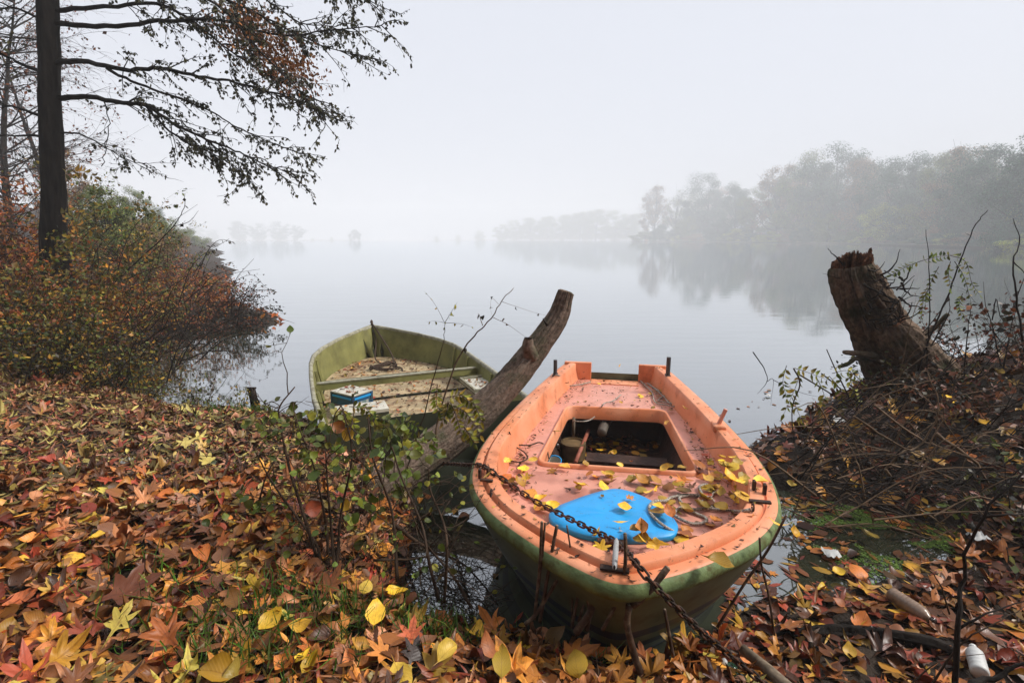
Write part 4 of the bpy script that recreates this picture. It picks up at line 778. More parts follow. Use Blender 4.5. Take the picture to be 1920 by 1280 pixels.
# hold: dark box below the cockpit, lying inside the hull
mb = MB(); hc = inset(CK, .038); hb = [(1.02, -.5), (1.02, .5), (3.0, .46), (3.0, -.46)]
loops = [lp(hc, DZ-.09, .07), lp(inset(hc, -.16), DZ-.1, .07), lp(hb, .26, .07), lp([(1.1, -.42), (1.1, .42), (2.9, .4), (2.9, -.4)], .08, .07)]
mb.grid(loops, 0, True); mb.add(loops[-1], [tuple(range(len(loops[-1])))]); mb.build('hold', M_['hold'], ob)
mb = MB(); mb.box(Bt(2.12, .1, .15), (.16, .62, .13), BA, BR, UP); mb.build('hold_step', M_['hold'], ob, smooth=False)
# stern: two transom cheeks and the low motor board
for v0, v1 in ((-.515, -.235), (.245, .515)):
    mb = MB(); w = v1-v0; mb.box(Bt(3.535, (v0+v1)/2, (DZ-.02+.64)/2), (.045, w, .64-DZ+.02), BA, BR, UP); o = mb.build('transom_cheek', M_['orange'], ob, smooth=False)
    bv = o.modifiers.new('edge', 'BEVEL'); bv.width = .008; bv.segments = 2
mb = MB(); mb.box(Bt(3.6, .005, .36), (.03, .476, .31), BA, BR, UP); mb.build('motor_board', mat('stained_brown_board', (.16, .055, .035), .6, .3, .5, 9, stain=(.2, .12, .03), stscale=8), ob, smooth=False)
mb = MB(); mb.box(Bt(3.44, .005, DZ-.001), (.16, .47, .012), BA, BR, UP); mb.build('motor_well_lip', M_['orange'], ob, smooth=False)
# blue hatch
HT = [(.79, -.32), (.85, -.265), (.97, -.14), (1.06, .0), (1.01, .135), (.89, .245), (.78, .295), (.70, .30), (.62, .255), (.56, .07), (.55, -.12), (.60, -.265), (.65, -.325), (.72, -.345)]
hs_ = [p for p in spline([(u, v, 0) for u, v in HT+HT[:1]], 4)][:-1]; hc_ = (sum(p.x for p in hs_)/len(hs_), sum(p.y for p in hs_)/len(hs_))
def hl(f, z): return [Bt(hc_[0]+(p.x-hc_[0])*f, hc_[1]+(p.y-hc_[1])*f, z) for p in hs_]
mb = MB(); rws = [hl(.97, DZ), hl(1., DZ+.012), hl(1., DZ+.03), hl(.985, DZ+.037), hl(.8, DZ+.042)]
for f in (.6, .42, .24, .08): rws.append([q+UP*(.003*math.sin(5*(i/len(hs_))*6.28)*f*(1-f)*2+(.005 if .2 < f < .5 and i % 48 < 20 else 0)) for i, q in enumerate(hl(f, DZ+.044))])
mb.grid(rws, 0, True); mb.add(rws[-1], [tuple(range(len(rws[-1])))]); mb.build('hatch_cover', M_['blue'], ob, auto=60)
mb = MB(); mb.box(Bt(.53, -.02, DZ+.016), (.05, .14, .03), BA, BR, UP); mb.box(Bt(.51, -.02, DZ+.036), (.02, .12, .014), BA, BR, UP); mb.build('hatch_hinge', M_['rusty'], ob, smooth=False)
# deck fittings
def fit(name, mb, m, smooth=False, bev=.003):
    o = mb.build(name, M_[m], ob, smooth=smooth)
    if bev: x = o.modifiers.new('edge', 'BEVEL'); x.width = bev; x.segments = 2
    return o
cz = zs(.2)+.03
mb = MB(); cA, cB = at(1156, 1012, cz+.035), at(1152, 1064, cz+.03); cd_ = (cB-cA); cdx = cd_.normalized(); cs = cdx.cross(UP).normalized()
mb.grid([[cA+cd_*t_+cs*(s*w)+UP*h for s, h in ((-1, -.008), (-1, .006), (0, .012), (1, .006), (1, -.008))] for t_, w in ((0, .004), (.08, .0095), (.5, .011), (.92, .0095), (1, .004))]); fit('cleat_bar', mb, 'greyw', True, 0)
mb = MB()
for t_ in (.28, .72): mb.box(cA+cd_*t_-UP*.022, (.02, .02, .035), cdx, cs, UP)
mb.box(cA+cd_*.75-UP*.036, (.03, .11, .01), cdx, cs, UP); fit('cleat_base', mb, 'rusty')
for px, py in ((1041, 703), (1252, 705)):
    p = at(px, py, .62); mb = MB(); mb.tube([p, p+UP*(.15 if px < 1100 else .185)], .018 if px < 1100 else .021, 8); fit('rowlock_pin', mb, 'steel', False, 0)
    mb = MB(); mb.box(p+UP*.006, (.11, .05, .012), BA, BR, UP); fit('pin_plate', mb, 'rusty')
p = at(1347, 800, .63); mb = MB(); mb.box(p+UP*.0, (.12, .085, .05), BA, BR, UP); fit('rowlock_block', mb, 'orange', False, .012)
mb = MB(); mb.tube([p+UP*.02, at(1361, 767, .76)], .014, 8); fit('rowlock_rod', mb, 'pink', False, 0)
for a, c in (((1413, 918), (1416, 900)), ((1433, 925), (1436, 905)), ((900, 895), (902, 878)), ((915, 892), (914, 876))):
    mb = MB(); q = at(a[0], a[1], .64); mb.box(q+UP*.025, (.03, .014, .055), BA, BR, UP); fit('bollard_peg', mb, 'rusty')
mb = MB(); q = at(1425, 940, .655); mb.box(q, (.025, .10, .012), BA, BR, UP); fit('fairlead_plate', mb, 'rusty')
mb = MB(); mb.box(at(912, 900, .655), (.02, .07, .012), BA, BR, UP); fit('fairlead_plate', mb, 'rusty')
for px, py in ((921, 930), (1411, 957)):
    q = at(px, py, .655); mb = MB(); mb.tube([q+UP*(.018+.018*math.sin(a))+BA*(.018*math.cos(a)) for a in np.linspace(0, 6.0, 12)], .004, 5); fit('ring_eye', mb, 'rusty', True, 0)
# ropes, each a thing lying on the boat
def rope(label, pts, r=.007, m='rope', name='rope', cat='rope'):
    q = spline(pts, 5); mb = MB(); mb.tube(q, r, 6); o = mb.build(name, M_[m]); return tag(o, label, cat)
def zoompts(l, ox, oy, s, z, var=.004): return [at(ox+a/s, oy+c/s, z+r) for (a, c), r in zip(l, [abs(random.gauss(0, var)) for _ in l])]
rope('white braided rope in loose loops beside the blue hatch', [at(1408, 955, .665), at(1392, 958, .64)]+zoompts([(850, 418), (700, 405), (600, 385), (580, 340), (630, 305), (672, 340), (650, 390), (590, 402), (480, 402), (420, 385), (360, 440), (430, 490), (520, 520), (610, 505), (610, 470), (540, 440), (470, 400), (400, 310), (540, 290), (590, 330), (660, 290), (680, 245), (620, 205), (560, 225), (575, 290), (450, 285), (330, 310), (290, 335)], 1180, 860, 4.27, DZ+.014)+zoompts([(200, 340), (160, 390), (180, 450), (270, 530)], 1180, 860, 4.27, DZ+.05)+[at(1276, 1003, DZ+.012)], .0085)
rope('thin white rope dropped in a tangle on the starboard stern deck', zoompts([(60, 190), (80, 220), (120, 260), (180, 320), (205, 400), (280, 420), (400, 440), (452, 430), (400, 410), (330, 412), (270, 350), (200, 290), (140, 245), (200, 285), (280, 325), (345, 292), (356, 325), (330, 370), (385, 400), (310, 405), (230, 385), (300, 340)], 1180, 660, 4.27, DZ+.01), .006)
rope('pale cord trailing over the cockpit edge into the hold', zoompts([(1215, 340), (1150, 390), (1090, 405)], 880, 660, 4.27, DZ+.012)+zoompts([(1065, 425)], 880, 660, 4.27, DZ+.04)+zoompts([(1040, 480), (970, 540), (900, 555), (830, 548)], 880, 660, 4.27, DZ-.06), .0055)
rope('dark cable in a ring on the port side deck', zoompts([(320, 640)], 880, 660, 4.27, .64)+zoompts([(352, 725), (310, 790), (325, 860), (400, 878), (465, 850), (440, 800), (360, 745), (480, 745), (560, 722)], 880, 660, 4.27, DZ+.015)+zoompts([(615, 755), (636, 850)], 880, 660, 4.27, DZ-.03), .005, 'cord', 'cable', 'cable')
rope('grey rope hanging from the port stern pin', zoompts([(690, 182)], 880, 660, 4.27, .64)+zoompts([(722, 190)], 880, 660, 4.27, .63)+zoompts([(735, 240), (780, 268), (870, 262), (970, 240)], 880, 660, 4.27, DZ+.012), .007)
# gear in the hold
p = at(1075, 828, .24); e = thing('wooden_drum', 'round wooden drum with upright stick in the port side of the hold', 'drum', p-UP*.14)
mb = MB(); mb.lathe([(0, -.14), (.1, -.14), (.105, -.02), (.105, 0), (.09, .004), (.086, -.012), (0, -.012)], p, n=18); mb.build('body', mat('old_wood_drum', (.2, .13, .06), .8, .2, .5, 12), e, auto=40)
mb = MB(); q = at(1075, 818, .24); mb.tube([q, q+Vector((.0, .0, .17))], .013, 7); mb.build('stick', M_['cutwood'], e)
mb = MB(); mb.tube([at(1079, 866, .20), at(1104, 806, .25)], .017, 8); tag(mb.build('oar_shaft', mat('red_brown_pole', (.4, .13, .08), .6, .3, .3, 20)), 'red brown oar shaft lying across the hold', 'oar')
p = at(1042, 838, .22); e = thing('glass_bottle', 'dark bottle lying against the port wall of the hold', 'bottle', p)
M_['dkglass'] = mat('dark_brown_glass', (.03, .015, .01), .12, .6, .3, 5)
mb = MB(); d = (at(1036, 812, .22)-p).normalized(); mb.lathe([(0, -.02), (.035, -.02), (.038, 0), (.038, .11), (.03, .14), (.013, .17), (.013, .2), (0, .2)], p, d, 12); mb.build('body', M_['dkglass'], e)
p = at(1040, 862, .30); e = thing('paint_tin', 'small white tin with blue rim tucked in the front corner of the hold', 'tin', p-UP*.07)
mb = MB(); mb.lathe([(0, -.07), (.05, -.07), (.05, -.01), (.046, -.01), (.046, -.06), (0, -.06)], p, (0, -.35, 1), 18); mb.build('body', M_['white'], e, auto=40)
mb = MB(); mb.lathe([(.049, -.012), (.053, -.012), (.053, .0), (.047, .0), (.047, -.012)], p, (0, -.35, 1), 18); mb.build('rim', M_['blue'], e, auto=40)
mb = MB(); q = [at(1128, 812, .3), at(1133, 798, .32), at(1142, 784, .34), at(1150, 776, .35)]; hq = spline(q, 6)
mb.tube(hq, [.038+.004*(i % 2) for i in range(len(hq))], 10); tag(mb.build('ribbed_hose', mat('grey_ribbed_hose', (.12, .1, .08), .6, .3, .3, 20)), 'grey ribbed hose hanging inside the hold', 'hose')
# leaves and crumbs aboard
def boat_crumbs(n, f, label, s0, s1, m='crumbs', tms=None, parent=None):
    P = []
    while len(P) < n:
        q = f()
        if q is not None: P.append(q)
    a = rng.random(n)*6.283
    return tag(leaves_obj('leaf_crumbs', place(tms or TW+TS, [tuple(p) for p in P], np.stack([np.cos(a), np.sin(a), rng.normal(0, .1, n)], 1), rng.normal(size=(n, 3))*.25+np.array([0, 0, 1.]), rng.uniform(s0, s1, n)), M_[m], parent), label, 'leaf litter', kind='stuff')
def inhalf(u): return float(np.interp(u, [h[0] for h in HALF[::-1]], [h[1] for h in HALF[::-1]]))
def deckpt():
    u = random.uniform(.3, 3.5); w = inhalf(u)-.175
    if w < .05: return None
    v = random.uniform(-w, w) if random.random() < .6 else random.choice((-1, 1))*(w-abs(random.gauss(0, .06)))
    if 1.3 < u < 2.63 and abs(v) < .53: return None
    if (u-.8)**2/.08+v*v/.12 < 1: return Bt(u, v, DZ+.05) if random.random() < .12 else None
    return Bt(u, v, DZ+.007+random.random()*.006)
def rimpt():
    i = random.randrange(NO); d = random.uniform(.01, .13); (u, v), n = OUTL[i], NRM[i]; return Bt(u+n[0]*d, v+n[1]*d, zs(u)+(.032 if d > .066 else .006))
def holdpt():
    u = random.uniform(1.15, 2.85); v = random.uniform(-.4, .4); return Bt(u, v, .09+random.random()*.02)
boat_crumbs(950, deckpt, 'dark leaf crumbs and stalks strewn over the orange deck', .012, .038)
boat_crumbs(300, rimpt, 'leaf crumbs stuck along the orange gunwale', .01, .032)
boat_crumbs(500, holdpt, 'brown and yellow leaves rotting in the hold', .04, .09, 'wetlitter', TO+TW)
BL_ = [(random.choice((1, 1, 0))*0+random.uniform(1318, 1392), random.uniform(842, 945)) for _ in range(26)]+[(random.uniform(930, 990), random.uniform(850, 920)) for _ in range(12)]+[(random.uniform(1000, 1380), random.uniform(885, 940)) for _ in range(16)]+[(1050, 810), (1100, 876), (1155, 872), (1180, 866), (1125, 905), (1118, 898), (1150, 893), (1080, 915), (960, 895), (985, 905), (1000, 940), (1015, 948), (1020, 960), (1000, 955), (1100, 700), (1160, 755), (1195, 742), (1240, 735), (1228, 765), (1265, 770), (1290, 770), (1305, 815), (1310, 838), (1325, 858), (1330, 858), (1255, 872), (1262, 875), (1285, 880), (1310, 888), (1325, 890), (1345, 885), (1355, 892), (1365, 880), (1372, 885), (1366, 905), (1370, 912), (1378, 925), (1355, 930), (1340, 922), (1300, 905), (1285, 905), (1290, 920), (1240, 910), (1225, 905), (1230, 915), (1215, 910), (1205, 925), (1250, 940), (1260, 950), (1255, 960), (1265, 945), (1275, 955), (1245, 955), (1300, 965), (1330, 955), (1345, 975), (1340, 945), (1320, 935), (1278, 985), (1338, 990), (1290, 1008), (1240, 1020), (1268, 1018), (1220, 1015), (1300, 1012), (1320, 1040), (1345, 1010), (1335, 1022), (1108, 1030), (1110, 1010), (1025, 1020), (1260, 975), (1377, 945), (1310, 1010), (975, 1005), (955, 965), (1415, 970), (1400, 930), (1440, 905), (1160, 690), (1120, 720), (1060, 720), (1215, 740), (1250, 790), (940, 905), (960, 860), (905, 900), (965, 985), (1395, 855), (1045, 880), (1070, 880), (1140, 915)]
for k, (px, py) in enumerate(BL_):
    p = at(px, py, DZ+.014); u, v = Buv(p)
    if abs(v) > inhalf(u)-.15 or u < .18: p = at(px, py, zs(u)+.04)
    elif (u-.8)**2/.075+v*v/.1 < 1: p = at(px, py, DZ+.06)
    tm = random.choice(TO[:6]+TR+TW[:2]+TMH[:1]); s = random.uniform(.036, .07) if py < 880 else random.uniform(.06, .105)
    o = one_leaf(tm, 'yellow' if random.random() < .72 else 'hero', p+UP*.008, random.uniform(0, 6.28), s, (random.gauss(0, .25), random.gauss(-.05, .25), 1))
    ztag = 'on the gunwale of the orange boat' if p.z > .56 else ('on the stern deck of the orange boat' if u > 2.6 else ('beside the cockpit on the port side deck' if u > 1.3 and v < 0 else ('beside the cockpit on the starboard side deck' if u > 1.3 else ('on the blue hatch' if p.z > DZ+.04 else ('on the foredeck by the rope and starboard wall' if v > .2 else 'on the foredeck between cockpit and chain')))))
    tag(o, 'small autumn leaf lying loose '+ztag, 'leaf', 'loose leaves '+ztag)
for px, py, z, s, tm, m, yaw, lab in [(1185, 952, .52, .075, TR[0], 'yellow', 2.9, 'yellow brown leaf resting on the middle of the blue hatch'), (1150, 978, .52, .085, TW[0], 'yellow', -.35, 'long yellow leaf at the near edge of the blue hatch'), (1180, 995, .525, .07, TO[1], 'yellow', .3, 'folded yellow leaf beside the rusty hatch hinge'), (1175, 935, .52, .06, TMH[1], 'hero', .6, 'pale lobed leaf near the peak of the blue hatch'),
        (1205, 1005, .53, .1, TO[3], 'hero', 1.4, 'large curled brown leaf leaning on the front of the blue hatch'), (1292, 900, .48, .11, TMH[2], 'hero', 2.7, 'dark red lobed leaf on the foredeck by the rope'), (1245, 1022, .5, .12, TMH[6], 'yellow', 3.0, 'broad pale yellow leaf on the foredeck rim'), (1325, 1045, .69, .1, TO[5], 'yellow', -.5, 'long yellow leaf lying on the bow rim'), (1440, 975, .65, .1, TW[3], 'yellow', -.4, 'narrow yellow leaf sticking out over the starboard gunwale'),
        (1340, 1020, .5, .11, TMH[3], 'hero', .5, 'crumpled brown leaf in the starboard bow corner'), (1125, 1035, .5, .09, TMH[4], 'yellow', 1.2, 'yellow lobed leaf beside the white cleat'), (1022, 950, .5, .08, TR[1], 'yellow', .2, 'bright yellow leaf under the chain on the foredeck'), (960, 893, .5, .075, TR[2], 'hero', 2.8, 'cupped red brown leaf in the port corner of the foredeck'), (1325, 890, .48, .09, TMH[5], 'hero', .1, 'curled brown leaf in front of the cockpit corner')]:
    o = one_leaf(tm, m, at(px, py, z+.012), yaw, s, (random.gauss(0, .15), -.15, 1)); tag(o, lab, 'leaf')
for px, py in ((1105, 838), (1125, 842), (1140, 850), (1118, 858), (1150, 845), (1200, 850), (1160, 835), (1130, 832), (1100, 850), (1215, 862)):
    o = one_leaf(random.choice(TO+TR), 'yellow', at(px, py, .12), random.uniform(0, 6.28), random.uniform(.06, .1), (random.gauss(0, .2), random.gauss(0, .2), 1)); tag(o, 'yellow leaf lying on the floor of the dark hold', 'leaf', 'yellow leaves in the hold')
# mooring chain
CH = [at(820, 868, .26), at(845, 869, .33), at(875, 871, .5), at(903, 873, .655), at(937, 894, .645), at(1000, 937, .56), at(1060, 968, .545), at(1110, 993, .555), at(1155, 1016, .6), at(1190, 1052, .705), at(1215, 1084, .70), at(1262, 1132, .59), at(1322, 1190, .44), at(1380, 1237, .31), at(1440, 1288, .2), at(1480, 1330, .12)]
cq = spline(CH, 24); acc = [0]
for a, c in zip(cq, cq[1:]): acc.append(acc[-1]+(c-a).length)
ch = thing('mooring_chain', 'rusty mooring chain running over the orange foredeck down to the bank', 'chain', CH[-2])
mb = MB(); lr, ll_ = .0108, .0145
lpth = [Vector((ll_+lr*math.cos(a), lr*math.sin(a), 0)) for a in np.linspace(-1.57, 1.57, 6)]+[Vector((-ll_+lr*math.cos(a), lr*math.sin(a), 0)) for a in np.linspace(1.57, 4.71, 6)]
rr_ = []
for i, p in enumerate(lpth):
    d = (lpth[(i+1) % 12]-lpth[i-1]).normalized(); x = Vector((0, 0, 1)); y = d.cross(x); rr_.append([p+x*(.0049*math.cos(a))+y*(.0049*math.sin(a)) for a in np.linspace(0, 6.283, 7)[:-1]])
mb.grid(rr_+[rr_[0]], 0, True); lm = bpy.data.meshes.new('link'); lm.from_pydata(mb.v, [], mb.f); lm.materials.append(M_['rusty']); lm.polygons.foreach_set('use_smooth', [True]*len(mb.f))
s = 0; k = 0; pitch = .0365
while s < acc[-1]:
    i = min(len(cq)-2, int(np.searchsorted(acc, s))); p = cq[i].lerp(cq[i+1], 0 if acc[i+1] == acc[i] else max(0, min(1, (s-acc[i])/(acc[i+1]-acc[i])))); d = (cq[min(i+2, len(cq)-1)]-cq[max(i-1, 0)]).normalized()
    x, y = frame_of(d); a = (k % 2)*1.57+.6+random.gauss(0, .12); z = x*math.cos(a)+y*math.sin(a); w = z.cross(d)
    o = bpy.data.objects.new('link', lm); COL.objects.link(o); o.parent = ch; o.matrix_local = Matrix.Translation(p-Vector(ch.location)) @ Matrix((d, w, z)).transposed().to_4x4(); s += pitch; k += 1
# ------------------------------------------------------------------ green boat
M_['gin'] = mat('olive_boat_paint', (.27, .26, .09), .55, .35, .35, 4, bump=.2, bscale=30, bdist=.006, stain=(.11, .1, .035), stscale=3, stlo=.48, sthi=.7)
M_['gout'] = mat('dark_olive_hull', (.055, .06, .035), .55, .3, .4, 4)
M_['gfloor'] = mat('pale_dirty_floor', (.54, .42, .25), .7, .25, .4, 5, stain=(.24, .12, .06), stscale=6, stlo=.48, sthi=.66, grime=(.1, .05, .03))
M_['grail'] = mat('worn_pale_rail', (.36, .34, .24), .55, .35, .4, 20, stain=(.16, .14, .08), stscale=14)
GB_ = at(697, 609, .66); GO = Vector((-.82, 4.32, 0)); ga0 = Vector((GB_.x-GO.x, GB_.y-GO.y, 0)).normalized(); GO = GO+Vector((ga0.y, -ga0.x, 0))*.08
GA = Vector((GB_.x-GO.x, GB_.y-GO.y, 0)); GL = GA.length; GA.normalize(); GR = Vector((GA.y, -GA.x, 0))
def Gt(u, v, z): return GO+GA*u+GR*v+UP*z
GH = [(-.25, .89), (.5, .925), (1.2, .915), (1.75, .895), (2.1, .85), (2.4, .74), (2.75, .53), (3.08, .26), (GL, .0)]
gp = []
for (u, w), (u2, w2) in zip(GH, GH[1:]):
    for i in range(4): f = i/4; gp.append((u+(u2-u)*f, w+(w2-w)*f))
gp = [(u, w+.018*math.sin(min(1, max(0, u/GL))*3.14)) for u, w in gp]+[(GL, 0)]
def gzs(u): return .475+.185*max(0, u/GL)**2
gb = thing('green_boat', 'old olive green rowing boat with littered pale floor behind the leaning log', 'boat', Gt(1.5, 0, 0))
def gring(d, z, f=1.): return [Gt(u-(d*1.5 if u > 3.2 else 0), -max(0, w-d)*f, z(u)) for u, w in gp]+[Gt(u-(d*1.5 if u > 3.2 else 0), max(0, w-d)*f, z(u)) for u, w in gp[-2::-1]]
mb = MB(); mb.grid([gring(0, gzs), gring(.02, lambda u: gzs(u)-.12), gring(.07, lambda u: .1+.12*(u/GL)**3*2), gring(.16, lambda u: -.1)]); st = [gring(0, gzs), gring(.02, lambda u: gzs(u)-.12), gring(.07, lambda u: .1), gring(.16, lambda u: -.1)]
sl_ = [r[0] for r in st]+[r[-1] for r in st[::-1]]; mb.add(sl_, [tuple(range(len(sl_)))]); mb.build('hull', M_['gout'], gb, auto=50)
mb = MB(); mb.grid([gring(.022, gzs), gring(.04, lambda u: gzs(u)-.12), gring(.10, lambda u: .13+.05*(u/GL)**3)]); mb.build('inner_planking', M_['gin'], gb, auto=50)
mb = MB(); mb.grid([gring(-.012, lambda u: gzs(u)-.03), gring(-.014, lambda u: gzs(u)+.004), gring(.004, lambda u: gzs(u)+.012), gring(.026, lambda u: gzs(u)+.004), gring(.028, lambda u: gzs(u)-.025)]); mb.build('gunwale_rail', M_['grail'], gb)
def gw(u): return float(np.interp(u, [h[0] for h in GH], [h[1] for h in GH]))-.1
for k, (u0, u1, z) in enumerate([(-.18, .58, .135), (.66, 1.32, .14), (1.40, 1.98, .145), (2.06, 3.1, .225)]):
    us = lerps(u0, u1, 8); mb = MB(); mb.grid([[Gt(u, -max(.01, gw(u)), z), Gt(u, 0, z+.006), Gt(u, max(.01, gw(u)), z)] for u in us])
    mb.build('floor_board', M_['gfloor'], gb, smooth=False)
    mb = MB(); mb.box(Gt(u0-.012, 0, z-.022), (.02, 2*gw(u0), .05), GA, GR, UP); mb.build('gap_shade_strip', M_['gout'], gb, smooth=False)  # dark strip stands in for the shaded gap at each board's stern edge
mb = MB(); mb.grid([[Gt(u, s*(gw(u)+.04), .08) for s in (-1, 1)] for u in lerps(-.2, 3.0, 10)]); mb.build('bilge', M_['hold'], gb, smooth=False)
mb = MB(); mb.box(Gt(1.24, 0, .385), (.05, 1.76, .07), GA, GR, UP); o = mb.build('thwart', M_['gin'], gb, smooth=False)
mb = MB(); mb.box(Gt(1.24, 0, .424), (.062, 1.74, .012), GA, GR, UP); mb.build('thwart_cap', M_['grail'], gb, smooth=False)
for u in (.75, 1.5, 1.95):
    for s in (-1, 1):
        w = gw(u)+.1; mb = MB(); mb.tube([Gt(u, s*(w-.035), gzs(u)-.02), Gt(u, s*(w-.055), .36), Gt(u, s*(w-.1), .15)], .016, 4); mb.build('rib', M_['gin'], gb, smooth=False)
mb = MB(); mb.box(Gt(.46, -.54, .345), (.26, .5, .03), GA, GR, UP); mb.build('seat', M_['white'], gb, smooth=False)
mb = MB(); mb.box(Gt(.345, -.54, .225), (.02, .5, .2), GA, GR, UP); mb.build('seat_front', M_['gout'], gb, smooth=False)
mb = MB(); mb.box(Gt(.75, .74, .355), (.52, .26, .02), GA, GR, UP); mb.build('seat', M_['white'], gb, smooth=False)
mb = MB()
for a, c, w, l in ((.75, .615, .022, .52), (1.0, .74, .25, .022), (.5, .74, .25, .022)): mb.box(Gt(a, c, .375), (l, w, .03), GA, GR, UP)
mb.build('seat_edge', M_['grail'], gb, smooth=False)
mb = MB(); mb.box(Gt(-.06, -.03, .25), (.04, .62, .24), GA, GR, UP); mb.build('motor_board', M_['gout'], gb, smooth=False)
mb = MB(); mb.box(Gt(-.06, -.03, .376), (.06, .62, .014), GA, GR, UP); mb.build('motor_board_cap', M_['white'], gb, smooth=False)
# crate in the green boat
cw, cl, chh = .235, .31, .235; cx_ = (GA*.13+GR*.19).normalized(); cyv = Vector((-cx_.y, cx_.x, 0)); cc = Gt(.975, -.555, .14)
cr = thing('plastic_crate', 'blue plastic crate with littered white lid inside the green boat', 'crate', cc)
M_['crate'] = mat('faded_blue_crate', (.015, .09, .2), .5, .4, .4, 10, stain=(.06, .08, .06), stscale=12)
mb = MB()
for s in (-1, 1): mb.box(cc+cyv*(s*cl/2)+UP*chh/2, (cw, .012, chh), cx_, cyv, UP); mb.box(cc+cx_*(s*cw/2)+UP*chh/2, (.012, cl-.012, chh), cx_, cyv, UP)
for a in (-1, 1):
    for c in (-1, 1): mb.box(cc+cx_*(a*cw/2)+cyv*(c*cl/2)+UP*chh/2, (.026, .026, chh+.004), cx_, cyv, UP)
mb.build('body', M_['crate'], cr, smooth=False)
mb = MB()
for s in (-1, 1): mb.box(cc+cyv*(s*(cl/2+.004))+UP*(chh-.03), (cw+.01, .014, .02), cx_, cyv, UP); mb.box(cc+cx_*(s*(cw/2+.004))+UP*(chh-.03), (.014, cl, .02), cx_, cyv, UP)
mb.build('rim', M_['blue'], cr, smooth=False)
mb = MB(); mb.box(cc+UP*(chh+.006), (cw+.02, cl+.02, .012), cx_, cyv, UP); mb.build('lid', M_['white'], cr, smooth=False)
mb = MB(); mb.box(cc-cyv*(cl/2+.0075)+UP*.12, (cw*.62, .002, .09), cx_, cyv, UP); mb.build('print_panel', mat('worn_print', (.4, .42, .4), .6, .3, .8, 22, col2=(.03, .12, .12)), cr, smooth=False)
rope('tan rope slack from the bow of the green boat to its floor', [GB_+UP*.02, GB_-GA*.04+UP*.03, Gt(3.1, .1, .5), Gt(2.75, .17, .32), Gt(2.4, .14, .25), Gt(2.2, .2, .245), Gt(2.0, .12, .16), Gt(2.15, .02, .2)], .011, 'cord')
cq_ = [Gt(2.35+.16*math.cos(a)+.03*math.sin(3*a), .02+.17*math.sin(a*1.03)+.04*math.cos(2*a), .245+.012*(i % 5)) for i, a in enumerate(np.linspace(0, 19, 44))]
rope('dark rope coiled on the bow floor of the green boat', [Gt(3.28, 0, .6), Gt(3.15, .02, .45), Gt(2.8, -.05, .27)]+cq_, .009, 'cord')
mb = MB(); mb.tube([GB_+GA*.03+UP*.03, GB_+UP*.06, GB_-GA*.03+UP*.03, GB_-GA*.02-UP*.03], .018, 6); tag(mb.build('rope_knot', M_['cord']), 'dark knot of rope round the bow of the green boat', 'knot')
def gpt():
    u = random.uniform(-.15, 2.9); w = gw(u); v = random.uniform(-w, w)
    return Gt(u, v, (.232 if u > 2.06 else .154)+random.random()*.008)
boat_crumbs(1500, gpt, 'brown leaf crumbs over the floor of the green boat', .015, .05)
boat_crumbs(330, gpt, 'small yellow and orange leaves over the green boat floor', .03, .065, 'litter', TO+TW)
for n, f, lab in ((60, lambda: Gt(.46+random.uniform(-.12, .12), -.54+random.uniform(-.23, .23), .365), 'leaf crumbs on the left seat of the green boat'), (40, lambda: Gt(.75+random.uniform(-.24, .24), .75+random.uniform(-.1, .1), .372), 'leaves on the right seat of the green boat'), (45, lambda: cc+cx_*random.uniform(-.11, .11)+cyv*random.uniform(-.14, .14)+UP*(chh+.016), 'leaf crumbs on the crate lid')):
    boat_crumbs(n, f, lab, .012, .05, 'litter', TO+TW)
# ------------------------------------------------------------------ leaning log
def bark_thing(ob_, name, pts, rad, n, amp, ridge, seed, m):
    rows = bark_tube(pts, rad, n, amp, ridge, seed); mb = MB(); mb.grid(rows, 0, True); return mb.build(name, M_[m], ob_), rows
lg = [(700, 925, 3.35, 88), (765, 876, 3.5, 84), (835, 826, 3.68, 76), (898, 772, 3.83, 67), (958, 712, 3.95, 58), (1008, 650, 4.05, 49), (1045, 598, 4.12, 41), (1062, 548, 4.15, 31)]
lpp = spline([atY(a, c, y) for a, c, y, w in lg], 14); lr_ = interp([w*y/960/2*.97 for a, c, y, w in lg], len(lpp))
lt = thing('leaning_log', 'bare grey trunk leaning out over the water between the two boats', 'log', lpp[0])
o, rows = bark_thing(lt, 'trunk', lpp, lr_, 110, .012, 8.5, 1.3, 'bark_log')
mb = MB(); c = sum(rows[-1], Vector())/len(rows[-1]); mb.grid([rows[-1], [c+(p-c)*.7+UP*.012 for p in rows[-1]], [c+(p-c)*.25+UP*.004 for p in rows[-1]]], 0, True); mb.add([c+(p-c)*.25+UP*.004 for p in rows[-1]], [tuple(range(110))]); mb.build('cut_end', M_['bark_st'], lt)
sb_ = atY(995, 668, 3.98); stp = [sb_, atY(990, 650, 3.92), atY(991, 634, 3.9)]; bark_thing(lt, 'branch_stub', spline(stp, 5), lerps(.07, .03, 11), 14, .008, 3, 5., 'bark_log')
mb = MB(); mb.tube([atY(1026, 610, 4.0), atY(1018, 597, 3.97)], [.012, .004], 5); mb.build('twig_stub', M_['twig_dk'], lt)
# dark post in the water
p0 = at(480, 775, 0.); pts = [p0-UP*.4, p0+UP*.1, atY(476, 752, p0.y), atY(471, 728, p0.y)]
e = thing('mooring_post', 'short broken dark post standing in the water left of the green boat', 'post', p0)
bark_thing(e, 'shaft', spline(pts, 6), lerps(.055, .04, 19), 14, .012, 3, 2., 'bark_dk'); mb = MB(); mb.tube([atY(464, 727, p0.y), atY(480, 727, p0.y)], .012, 5); mb.build('splinter', M_['bark_dk'], e)
